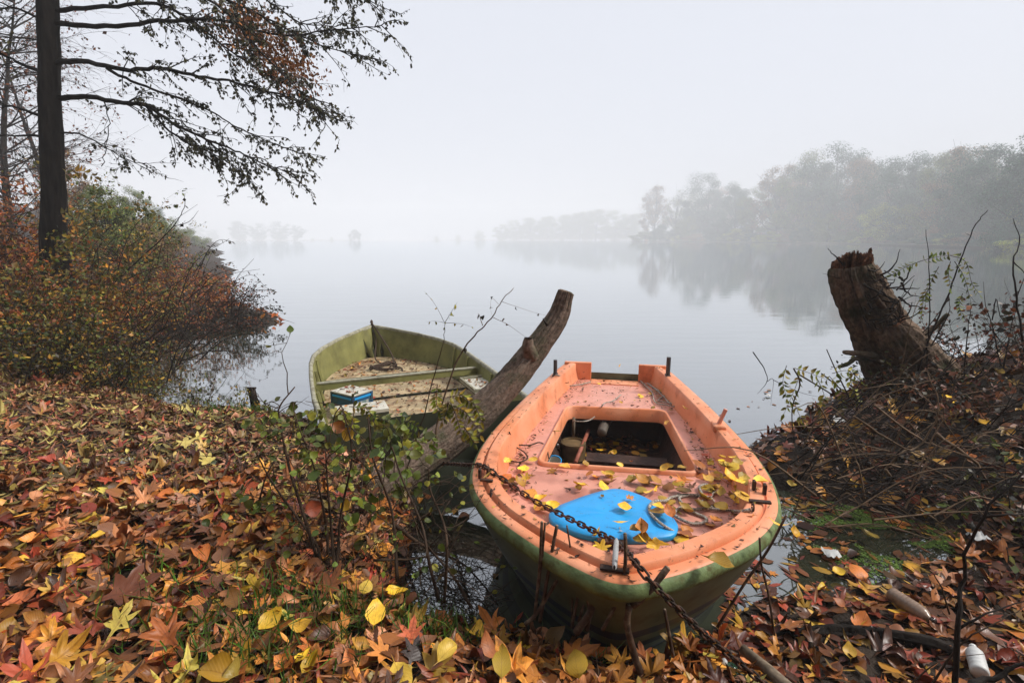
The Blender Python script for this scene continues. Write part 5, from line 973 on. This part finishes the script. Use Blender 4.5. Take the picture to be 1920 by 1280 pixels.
# ------------------------------------------------------------------ broken stump on the right mound
sg = [(1745, 790, 5.1, 215), (1715, 735, 5.0, 165), (1690, 690, 4.95, 142), (1660, 640, 4.9, 122), (1632, 588, 4.85, 112), (1612, 545, 4.8, 104), (1600, 512, 4.78, 92), (1598, 497, 4.78, 74)]
spp = spline([atY(a, c, y) for a, c, y, w in sg], 14); sr_ = interp([w*y/960/2 for a, c, y, w in sg], len(spp))
stm = thing('tree_stump', 'leaning broken willow stump with furrowed bark on the right mound', 'stump', spp[0])
o, rows = bark_thing(stm, 'trunk', spp, [r*.84 for r in sr_], 130, .034, 9, 7.7, 'bark_st')
c = sum(rows[-1], Vector())/130; jag = [p+UP*(.16*max(0, noise.noise(p*7))+.1*abs(noise.noise(p*23))+.03*random.random()) for p in rows[-1]]
mb = MB(); mb.grid([rows[-1], jag, [c+(p-c)*.8+UP*(.1*abs(noise.noise(p*11))+random.uniform(0, .06)) for p in rows[-1]], [c+(p-c)*.5+UP*random.uniform(-.02, .08) for p in rows[-1]], [c+(p-c)*.1+UP*.03 for p in rows[-1]]], 0, True); mb.build('broken_top', M_['rotwood'], stm)
b2 = [(1775, 775, 4.9, 130), (1745, 720, 4.8, 112), (1712, 672, 4.75, 92), (1680, 630, 4.7, 72), (1668, 606, 4.7, 50)]
bq = spline([atY(a, c, y) for a, c, y, w in b2], 8); o, r2 = bark_thing(stm, 'second_trunk', bq, interp([w*y/960/2 for a, c, y, w in b2], len(bq)), 80, .022, 8, 3.1, 'bark_st')
c = sum(r2[-1], Vector())/80; mb = MB(); mb.grid([r2[-1], [c+(p-c)*.8+UP*random.uniform(.0, .05) for p in r2[-1]], [c+(p-c)*.1 for p in r2[-1]]], 0, True); mb.build('broken_end', M_['rotwood'], stm)
for l, r in (([(1690, 700), (1640, 668), (1600, 662), (1582, 660)], .035), ([(1660, 690), (1610, 672), (1590, 682), (1572, 688)], .028)):
    mb = MB(); q = spline(pp(4.75, *l), 5); mb.tube(q, lerps(r, r*.55, len(q)), 7, jit=.15); mb.build('root_stub', M_['bark_st'], stm)
twig_thing('broken twigs poking left from the stump top', [pp(4.7, (1585, 500), (1565, 480), (1552, 465)), pp(4.7, (1580, 525), (1560, 518), (1542, 512)), pp(4.7, (1582, 505), (1584, 492), (1583, 484))], .008, 'twig_dk')
pts_ = []
for _ in range(46):
    a = (random.uniform(1618, 1690), random.uniform(505, 610)); d = random.uniform(-1.1, .9); l = random.uniform(18, 62)
    pts_.append(pp(4.5, a, (a[0]+l*.5*math.cos(d), a[1]-l*.5*math.sin(d)+random.gauss(0, 4)), (a[0]+l*math.cos(d+.3), a[1]-l*math.sin(d+.3))))
twig_thing('tuft of dead shoots sprouting right of the stump top', pts_, [random.uniform(.004, .012) for _ in pts_], 'twig_dk', n=4)
pts_ = [pp(4.5, (1690, 800), (1712, 720), (1740, 640), (1775, 560), (1800, 490), (1830, 420), (1852, 394)), pp(4.5, (1735, 760), (1738, 680), (1742, 600), (1742, 500), (1736, 430)), pp(4.55, (1720, 700), (1745, 650), (1778, 590), (1780, 560)), pp(4.4, (1800, 800), (1808, 700), (1815, 620), (1822, 572)), pp(4.6, (1700, 660), (1750, 600), (1780, 560)),
    pp(4.6, (1730, 630), (1765, 610), (1777, 592)), pp(4.5, (1660, 700), (1720, 665), (1790, 620), (1810, 612)), pp(4.5, (1760, 720), (1790, 660), (1785, 632)), pp(4.4, (1880, 700), (1890, 640), (1905, 580))]
twig_thing('tall arching bare shoots rising behind the stump', pts_, [.011, .008, .008, .008, .006, .006, .006, .006, .008], 'twig_dk', 'bush_d', .05, 1)
mb = MB(); q = spline(pp(4.65, (1715, 640), (1745, 620), (1778, 588)), 5); mb.tube(q, lerps(.03, .018, len(q)), 6, jit=.2); tag(mb.build('broken_branch', M_['bark_st']), 'thick broken branch end leaning right of the stump', 'branch')
twig_thing('twisting bare vine at the right photo edge', [pp(4.2, (1918, 640), (1905, 560), (1900, 490), (1912, 450), (1900, 410)), pp(4.2, (1900, 490), (1925, 520), (1932, 560)), pp(4.2, (1860, 600), (1868, 560), (1880, 600), (1935, 620)), pp(4.2, (1905, 560), (1930, 500))], .009, 'twig_dk')
fronds('bright green pinnate leaves arching right of the stump', 4.5, [[(1725, 490), (1755, 482), (1785, 478)], [(1778, 478), (1810, 490), (1822, 530), (1836, 552)], [(1790, 490), (1808, 520), (1820, 565)], [(1760, 500), (1745, 530), (1735, 570)], [(1782, 490), (1778, 510), (1782, 540)], [(1805, 550), (1798, 570), (1803, 592)], [(1745, 535), (1732, 560), (1728, 590)], [(1725, 490), (1700, 500), (1672, 515)]], 9, .055, 'green')
fronds('olive drooping pinnate leaves left of the stump foot', 4.2, [[(1490, 690), (1520, 700), (1560, 715)], [(1475, 685), (1468, 715), (1475, 745)], [(1500, 700), (1490, 730), (1470, 775)], [(1555, 705), (1575, 730), (1580, 770)], [(1530, 705), (1545, 740), (1540, 765)], [(1590, 700), (1600, 730), (1612, 760)], [(1560, 700), (1590, 695), (1615, 715)], [(1485, 745), (1500, 780), (1512, 800)]], 6, .07, 'frond',
    stem=[[(1488, 690), (1500, 720), (1485, 770), (1492, 860)], [(1495, 700), (1545, 730), (1600, 765), (1660, 800)], [(1600, 760), (1570, 700), (1550, 655)]])
twig_thing('thin curved twig standing in the water right of the boat', [pp(4.8, (1412, 660), (1432, 690), (1438, 715), (1420, 738)), pp(4.8, (1438, 715), (1450, 712), (1445, 760)), pp(4.8, (1450, 712), (1500, 735), (1540, 745))], .006, 'twig_dk')
# brambles and dead branches over the dark right bank
def arcs(label, L, Y, r, m, group=None, leaf=None): return twig_thing(label, [pp(Y, *l) for l in L], r, m, leaf, .05, 1 if leaf else 0)
arcs('long pale bramble stems arching over the dark right bank', [[(1660, 880), (1700, 930), (1780, 975), (1860, 1000), (1940, 1010)], [(1660, 880), (1690, 850), (1730, 830), (1760, 760), (1740, 700)], [(1600, 780), (1680, 830), (1760, 870), (1850, 930), (1940, 990)], [(1640, 760), (1720, 820), (1800, 850), (1940, 900)], [(1755, 812), (1830, 870), (1880, 950), (1930, 1000)]], 3.3, [.010, .010, .008, .008, .013], 'twig_lt')
arcs('forked grey branch lying on the right mound', [[(1835, 855), (1870, 890), (1890, 940), (1930, 985)], [(1690, 835), (1740, 845), (1820, 850)], [(1700, 900), (1680, 870), (1700, 840)]], 3.6, [.014, .008, .008], 'bark_log')
arcs('wiry twigs crossing in front of the stump foot', [[(1540, 700), (1620, 760), (1700, 790), (1800, 770)], [(1560, 800), (1640, 740), (1720, 700), (1800, 660), (1860, 640)], [(1600, 700), (1660, 760), (1690, 830)], [(1620, 820), (1700, 740), (1760, 690)], [(1700, 800), (1760, 740), (1850, 700), (1930, 690)]], 4.2, .006, 'twig_dk')
pts_ = []
for _ in range(330):
    px, py = random.uniform(1480, 1960), random.uniform(690, 960)
    if py > 1150-px*.12 or py < 760-(px-1560)*.32: continue
    Y = np.interp(py, [640, 960], [5.2, 3.2])-random.uniform(.1, .5); a = random.uniform(-.7, .8); l = random.uniform(60, 230)
    pts_.append(pp(Y, (px, py), (px+l*.5*math.cos(a), py-l*.5*math.sin(a)-random.uniform(0, 25)), (px+l*math.cos(a), py-l*math.sin(a)*.8+random.uniform(-10, 30))))
mb = MB()
for p in pts_: q = spline(p, 4); mb.tube(q, lerps(random.uniform(.003, .007), .002, len(q)), 4, False)
tag(mb.build('twig_tangle', [M_['twig_dk']]), 'tangle of thin dead twigs over the right mound', 'twigs', kind='stuff')
mb = MB()
for _ in range(150):
    px, py = random.uniform(1480, 1960), random.uniform(700, 1010)
    if py < 775-(px-1560)*.3: continue
    Y = np.interp(py, [640, 960], [5.2, 3.3])-random.uniform(.15, .6); a = random.uniform(-.9, 1.1)*(1 if random.random() < .75 else 3); l = random.uniform(60, 300)
    q = spline(pp(Y, (px, py), (px+l*.5*math.cos(a), py-l*.5*math.sin(a)-random.uniform(0, 30)), (px+l*math.cos(a), py-l*math.sin(a)*.8+random.uniform(-10, 40))), 4); mb.tube(q, lerps(random.uniform(.003, .0075), .002, len(q)), 4, False)
tag(mb.build('twig_tangle', [M_['twig_lt']]), 'pale dry twigs criss crossing the right mound', 'twigs', kind='stuff')
mb = MB()
for _ in range(420):
    px, py = random.uniform(-20, 480), random.uniform(430, 770)
    if py < 330+px*.55 or py > 770-max(0, px-250)*.75: continue
    Y = float(np.interp(py, [430, 770], [10.5, 5.3]))-random.uniform(.1, .7); a = random.gauss(1.1, .8); l = random.uniform(40, 170)
    q = spline(pp(Y, (px, py), (px+l*.5*math.cos(a), py-l*.5*math.sin(a)), (px+l*math.cos(a-.25), py-l*math.sin(a-.25)*.9)), 4); mb.tube(q, lerps(random.uniform(.004, .009), .002, len(q)), 4, False)
tag(mb.build('twig_tangle', [M_['twig_dk']]), 'dark stems and dead twigs through the left bank bushes', 'twigs', kind='stuff')
for lab, px, py, Y, h, sp_, ns, lf, ls, nl in [('dark leafless thicket right behind the stump', 1830, 720, 5.6, .75, 1.2, 26, ['bush_d', 'bush_r'], .05, 500), ('brown withered weeds at the right photo edge', 1915, 760, 4.6, .8, .8, 22, ['bush_r', 'bush_d'], .06, 420), ('dark undergrowth shading the right bank', 1800, 850, 3.9, .45, 1.0, 26, ['bush_d', 'bush_r'], .05, 500), ('dark bramble clump in the right foreground', 1900, 1000, 2.9, .5, .8, 24, ['bush_d', 'bush_g'], .05, 420), ('tangled stems at the stump foot', 1700, 780, 4.55, .45, .9, 24, ['bush_r', 'bush_g', 'bush_d'], .045, 420), ('low dark weeds along the foot of the mound', 1620, 900, 3.75, .22, .8, 24, ['bush_d', 'bush_r'], .045, 350)]:
    p = atY(px, py, Y); shrub(lab, G(p.x, Y), h, sp_, ns, lf, ls, nl, 'twig_dk', rad=.006)
arcs('dark stem curving up the lower right corner', [[(1790, 1300), (1795, 1180), (1805, 1080), (1840, 970), (1935, 870)], [(1840, 970), (1880, 965), (1940, 962)], [(1795, 1180), (1850, 1150), (1940, 1120)]], 1.75, [.012, .007, .006], 'twig_dk')
arcs('green weedy shoots in the lower right corner', [[(1740, 1290), (1800, 1210), (1860, 1170), (1935, 1130)], [(1780, 1150), (1760, 1090), (1735, 1060)], [(1700, 1290), (1760, 1240), (1850, 1225)]], 1.8, [.005, .004, .004], 'bush_g' if False else 'twig')
arcs('dark branch lying across the lower right corner', [[(1790, 1295), (1850, 1275), (1930, 1240)]], 1.7, .02, 'bark_dk')
# drift rubbish
M_['plast'] = mat('dirty_white_plastic', (.62, .62, .6), .4, .4, .15, 8, stain=(.3, .26, .18), stscale=10, stlo=.55, sthi=.8)
M_['bplast'] = mat('dull_brown_plastic', (.3, .2, .14), .3, .5, .3, 12, stain=(.12, .07, .04), stscale=12)
def bottle(label, p, d, r, l, m, capm=None, ribs=0, cap=True):
    e = thing('plastic_bottle', label, 'bottle', p); mb = MB(); pr = [(0, 0), (r*.85, 0), (r, r*.25)]
    n_ = max(1, ribs)
    for i in range(n_): h0 = r*.3+(l*.72-r*.3)*i/n_; h1 = r*.3+(l*.72-r*.3)*(i+1)/n_; pr += [(r, h0+.001), (r, h1-.008), (r*.94, h1-.004)]
    pr += [(r, l*.73), (r*.75, l*.84), (r*.34, l*.91), (r*.34, l)]+([] if cap else [(0, l)]); mb.lathe(pr, p, d, 16); mb.build('body', M_[m], e)
    if cap: mb = MB(); mb.lathe([(r*.34, l*.94), (r*.42, l*.94), (r*.42, l*1.03), (0, l*1.03)], p, d, 12); mb.build('cap', M_[capm or m], e)
a, c = at(1668, 1118, .05), at(1745, 1168, .05); bottle('brownish ribbed plastic bottle lying among wet leaves', a+UP*.02, c-a, .038, (c-a).length*1.05, 'bplast', 'dkglass', 8)
a, c = at(1838, 1262, .1), at(1822, 1205, .11); bottle('white plastic bottle at the lower right corner', a, c-a, .033, .16, 'plast', None, 5)
M_['ggl'] = mat('green_glass', (.004, .04, .012), .12, .6, .2, 5); a = at(1372, 1262, .12); bottle('dark green bottle with pale cap under the chain', at(1400, 1300, .05), a-at(1400, 1300, .05), .04, .15, 'ggl', 'plast')
M_['teal'] = mat('turquoise_plastic', (.06, .3, .3), .4, .4, .3, 10); a = at(262, 617, .05); bottle('turquoise plastic bottle washed up in the inlet', a, at(318, 613, .06)-a, .05, .34, 'teal', 'plast')
for lab, px, py, z, s in (('crumpled white scrap on the tip of the right mound', 1572, 790, .3, .05), ('white scrap floating off the right bank', 1440, 742, .01, .03), ('pale scrap of litter in the dark under the brambles', 1835, 1008, .1, .05), ('white scrap lying on the leaf carpet', 242, 866, .36, .05), ('grey rag half sunk among the right shore leaves', 1560, 1040, .02, .05)):
    p = at(px, py, z); mb = MB(); n_ = 7
    mb.grid([[p+Vector(((i-3)*s/3.2, (j-3)*s/3.6, abs(random.gauss(0, s*.28)) + s*.25*max(0, 1-((i-3)**2+(j-3)**2)/12))) for i in range(n_)] for j in range(n_)]); tag(mb.build('plastic_scrap', M_['plast']), lab, 'litter')
mb = MB(); q = [at(1392, 1215, .2), at(1440, 1255, .2), at(1490, 1300, .2)]; mb.tube(q, [.02, .024, .026], 9); tag(mb.build('pale_pole', M_['cutwood']), 'pale weathered pole beside the chain at the bottom edge', 'pole')
mb = MB(); q = spline([at(1420, 1190, .05), at(1560, 1170, .07), at(1720, 1185, .1), at(1800, 1210, .1)], 6); rows_ = bark_tube(q, interp([.012, .03, .036, .03], len(q)), 18, .012, 3, 4.); rows_ = [[v-UP*.035 for v in r] for r in rows_]; mb.grid(rows_, 0, True); tag(mb.build('sunken_log', M_['bark_dk']), 'black rotten log half buried in wet leaves at the right', 'log')
# ------------------------------------------------------------------ plants between carpet and boats
CS = [[(553, 725), (525, 761), (525, 789), (542, 875), (566, 954), (597, 1055)], [(474, 837), (511, 905), (556, 967), (594, 1022), (600, 1060)], [(735, 837), (752, 892), (790, 981), (803, 1046), (822, 1125)], [(803, 875), (807, 919), (831, 978), (838, 1029), (833, 1128)],
      [(640, 760), (660, 850), (640, 960), (630, 1075)], [(690, 780), (700, 860), (735, 960), (745, 1090)], [(610, 840), (615, 920), (622, 1000), (628, 1080)], [(560, 800), (590, 880), (612, 990), (615, 1070)], [(770, 960), (800, 1020), (850, 1080), (885, 1140)], [(460, 1000), (480, 960), (500, 890), (530, 840)]]
b = G(at(640, 1070, .28).x, 2.35); e = thing('bramble_shrub', 'tangled green leaved shrub on the bank left of the orange boat', 'shrub', b)
P, D = [], []; rP, rD = [], []
for k, l in enumerate(CS):
    Y = at(l[-1][0] if l[-1][1] > l[0][1] else l[0][0], max(l[0][1], l[-1][1]), .27).y; q = spline([atY(a, c, Y+.05*i+random.gauss(0, .03)) for i, (a, c) in enumerate(l[::-1] if l[-1][1] > l[0][1] else l)], 5)
    mb = MB(); mb.tube(q, lerps(.0085, .003, len(q)), 6, jit=.1)
    for z in range(9):
        j = random.randint(3, len(q)-1); w = walk(q[j], (random.gauss(0, .8), random.gauss(0, .5), random.gauss(.2, .5)), random.uniform(.12, .4), 6, .22, .05); mb.tube(w, lerps(.003, .0012, 7), 4, False)
        for x in w[2:]:
            if x.z > gz(x.x, x.y)+.05: P.append(x)
        for _ in range(2):
            v = walk(w[random.randint(1, 5)], (random.gauss(0, 1), random.gauss(0, .6), random.gauss(0, .5)), random.uniform(.08, .2), 4, .25, .04); mb.tube(v, lerps(.0018, .0008, 5), 3, False); P += v[2:]
    mb.build('stem', M_['twig'], e)
lx = [(504, 770), (542, 782), (573, 785), (597, 778), (608, 806), (717, 802), (735, 812), (752, 802), (697, 830), (652, 905), (700, 940), (640, 780), (535, 995), (528, 1030), (786, 823), (770, 910), (474, 940), (508, 950), (575, 850), (590, 870), (630, 835), (745, 830), (725, 790), (760, 830), (665, 1010), (668, 985), (556, 800), (488, 790), (690, 870), (715, 850), (790, 840), (820, 850), (700, 815), (600, 800), (620, 790), (775, 850), (745, 790), (520, 790), (730, 880), (755, 865), (640, 850)]
cl = []
for a, c in lx:
    for _ in range(5): cl.append(atY(a+random.gauss(0, 11), c+random.gauss(0, 9), 2.55+random.gauss(0, .18)+(.3 if c < 850 else 0)))
for p in cl: leaf_at(random.choice(TR), 'green', p, (random.gauss(0, .7), random.gauss(-.2, .6), random.gauss(-.25, .5)), (random.gauss(0, .45), -.7+random.gauss(0, .4), .8), random.uniform(.036, .07), e, 'leaf')
s = rng.integers(0, len(P), 300); pos = np.array([tuple(P[i]) for i in s]); n = len(pos)
szs = rng.uniform(.02, .045, 420)
leaves_obj('foliage', place(TR, pos, rng.normal(size=(n, 3))*.7+np.array([0, -.2, -.3]), rng.normal(size=(n, 3))*.5+np.array([0, -.6, .8]), szs), M_['green'], e)
for px, py, sz, m, yaw in ((662, 822, .085, 'yellow', 2.), (690, 858, .09, 'hero', .6), (648, 960, .08, 'yellow', 1.3), (700, 975, .07, 'hero', .4), (570, 960, .1, 'hero', 1.), (648, 805, .08, 'hero', 2.6)):
    o = one_leaf(TR[0] if m == 'yellow' else TR[1], m, atY(px, py, 2.5), yaw, sz, (random.gauss(0, .4), -.9, .5)); o.parent = e; o.matrix_world = o.matrix_world; o.location = Vector(o.location)-Vector(e.location)
P2, D2, S2 = [], [], []
mb = MB()
for _ in range(430):
    px, py = random.uniform(540, 930), random.uniform(930, 1120)
    if py < 1010-(px-560)*.0 and px > 850: continue
    p = at(px, py, .12); p.z = max(.02, gz(p.x, p.y))+.02
    for _ in range(2): w = walk(p, (random.gauss(0, .8), random.gauss(0, .6), random.uniform(.1, 1)), random.uniform(.1, .32), 5, .25, .04); mb.tube(w, lerps(.0025, .001, 6), 3, False)
tag(mb.build('dead_twigs', M_['twig']), 'mat of fine dead twigs at the water edge left of the boat', 'twigs', kind='stuff')
arcs('bare brown branch reaching from the shrub into the water', [[(742, 985), (803, 1029), (872, 1060), (936, 1135)], [(803, 1029), (830, 1000), (900, 960)], [(700, 1050), (780, 1045), (860, 1030), (905, 1030)]], 2.35, [.011, .005, .007], 'twig')
twig_thing('tall thin reddish stem forking before the green boat', [pp(3.1, (745, 930), (770, 860), (795, 780), (815, 700), (830, 645), (834, 605)), pp(3.1, (834, 605), (815, 570), (794, 544)), pp(3.1, (834, 605), (846, 585), (858, 566)), pp(3.1, (834, 605), (865, 607), (888, 614)), pp(3.1, (834, 605), (818, 602), (798, 603))], [.006, .0015, .002, .0015, .0012], 'twig', 'frond', .03, 3)
twig_thing('tall tan sapling stem leaning right before the log', [pp(3.2, (812, 860), (820, 800), (832, 745), (860, 670), (890, 630), (920, 598), (940, 565), (963, 540)), pp(3.2, (905, 610), (899, 592), (896, 588)), pp(3.2, (940, 565), (960, 572), (1000, 585), (1025, 592)), pp(3.2, (925, 595), (955, 610), (988, 634)), pp(3.2, (935, 570), (922, 560), (920, 580), (925, 598)), pp(3.2, (828, 770), (850, 745), (872, 712))], [.008, .003, .0015, .002, .0012, .003], 'twig_lt', 'bush_d', .035, 2)
fronds('olive pinnate fronds drooping before the leaning log', 3.1, [[(838, 745), (868, 742), (890, 770)], [(850, 760), (875, 775), (900, 815)], [(845, 755), (855, 780), (866, 815)], [(840, 752), (838, 770), (830, 790)], [(862, 738), (890, 760), (902, 790)], [(820, 720), (818, 750), (822, 770)], [(870, 800), (880, 815), (888, 830)]], 9, .055, 'frond')
fronds('yellow green pinnate frond before the crate', 2.95, [[(655, 762), (685, 765), (705, 790)], [(640, 770), (660, 790), (668, 815)], [(645, 765), (640, 780), (630, 800)]], 9, .05, 'frond')
fronds('small green pinnate spray above the shrub centre', 2.8, [[(735, 810), (760, 790), (785, 800)], [(770, 830), (800, 815), (815, 830)], [(690, 790), (715, 785), (735, 795)]], 7, .05, 'green')
M_['stalk'] = mat('cut_brown_stalk', (.10, .055, .035), .75, .25, .5, 18, stain=(.2, .14, .09), stscale=25)
def stalks(label, L, Y):
    b = None; e = None
    for l, r in L:
        q0 = at(l[-1][0], l[-1][1], .2); yy = Y
        q = spline([atY(a, c, yy+(.0 if i else .0)) for i, (a, c) in enumerate(l)], 4)
        if e is None: e = thing('cut_stalks', label, 'stalks', q[-1])
        mb = MB(); mb.tube(q, lerps(r*.85, r, len(q)), 8, jit=.08); mb.build('stem', M_['stalk'], e)
        mb = MB(); d = (q[0]-q[1]).normalized(); mb.tube([q[0], q[0]+d*.002], r*.7, 8); mb.build('cut_end', M_['cutwood'], e)
stalks('clump of dark cut stalks standing before the port bow', [([(1016, 978), (1012, 1060), (1002, 1160)], .007), ([(1022, 980), (1017, 1040), (1010, 1100)], .005), ([(1044, 985), (1034, 1040), (1012, 1165)], .008), ([(1068, 1042), (1040, 1095), (1005, 1150), (985, 1170)], .009), ([(1063, 985), (1073, 1060), (1072, 1160)], .004)], 1.88)
stalks('short cut stalks below the orange stem', [([(1094, 1064), (1085, 1110), (1072, 1175)], .007), ([(1116, 1072), (1105, 1100), (1085, 1165)], .006), ([(1140, 1085), (1135, 1120), (1128, 1160)], .004)], 1.84)
stalks('thick grey root stub at the foot of the bow', [([(1118, 1112), (1105, 1150), (1080, 1185)], .016), ([(1096, 1100), (1106, 1140), (1100, 1180)], .010)], 1.8)
stalks('tall dark stalk crossing in front of the bow', [([(1172, 1000), (1172, 1060), (1160, 1120), (1130, 1180)], .008)], 1.72)
stalks('forked pale sawn branch in front of the bow', [([(1252, 1064), (1215, 1110), (1185, 1135)], .014), ([(1180, 1132), (1176, 1170), (1186, 1215), (1200, 1260)], .014)], 1.68)
stalks('thin dark stick beside the chain', [([(1246, 1142), (1253, 1180), (1262, 1230)], .007)], 1.7)
stalks('long straight stick rising right of the bow', [([(1474, 966), (1440, 1030), (1395, 1095), (1345, 1175)], .006)], 1.9)
stalks('thin bent stalk standing in the shallow right of the bow', [([(1424, 1008), (1428, 1060), (1440, 1110), (1452, 1190)], .005)], 1.9)
arcs('fine curved twig drooping over dark water', [[(905, 1040), (925, 1050), (945, 1030), (960, 1000)], [(820, 930), (850, 950), (880, 1000), (905, 1040)]], 2.6, .003, 'twig')
# ------------------------------------------------------------------ haze
hm = bpy.data.materials.new('haze'); hm.use_nodes = True; t = hm.node_tree; t.nodes.clear()
pv = t.nodes.new('ShaderNodeVolumePrincipled'); pv.inputs['Density'].default_value = .0025; pv.inputs['Color'].default_value = (.97, .98, 1, 1); pv.inputs['Anisotropy'].default_value = .0
ho = t.nodes.new('ShaderNodeOutputMaterial'); t.links.new(pv.outputs[0], ho.inputs['Volume'])
mb = MB(); mb.box((0, 430, 29), (2200, 1100, 64)); tag(mb.build('haze', hm, smooth=False), 'pale morning fog over the lake', kind='stuff')
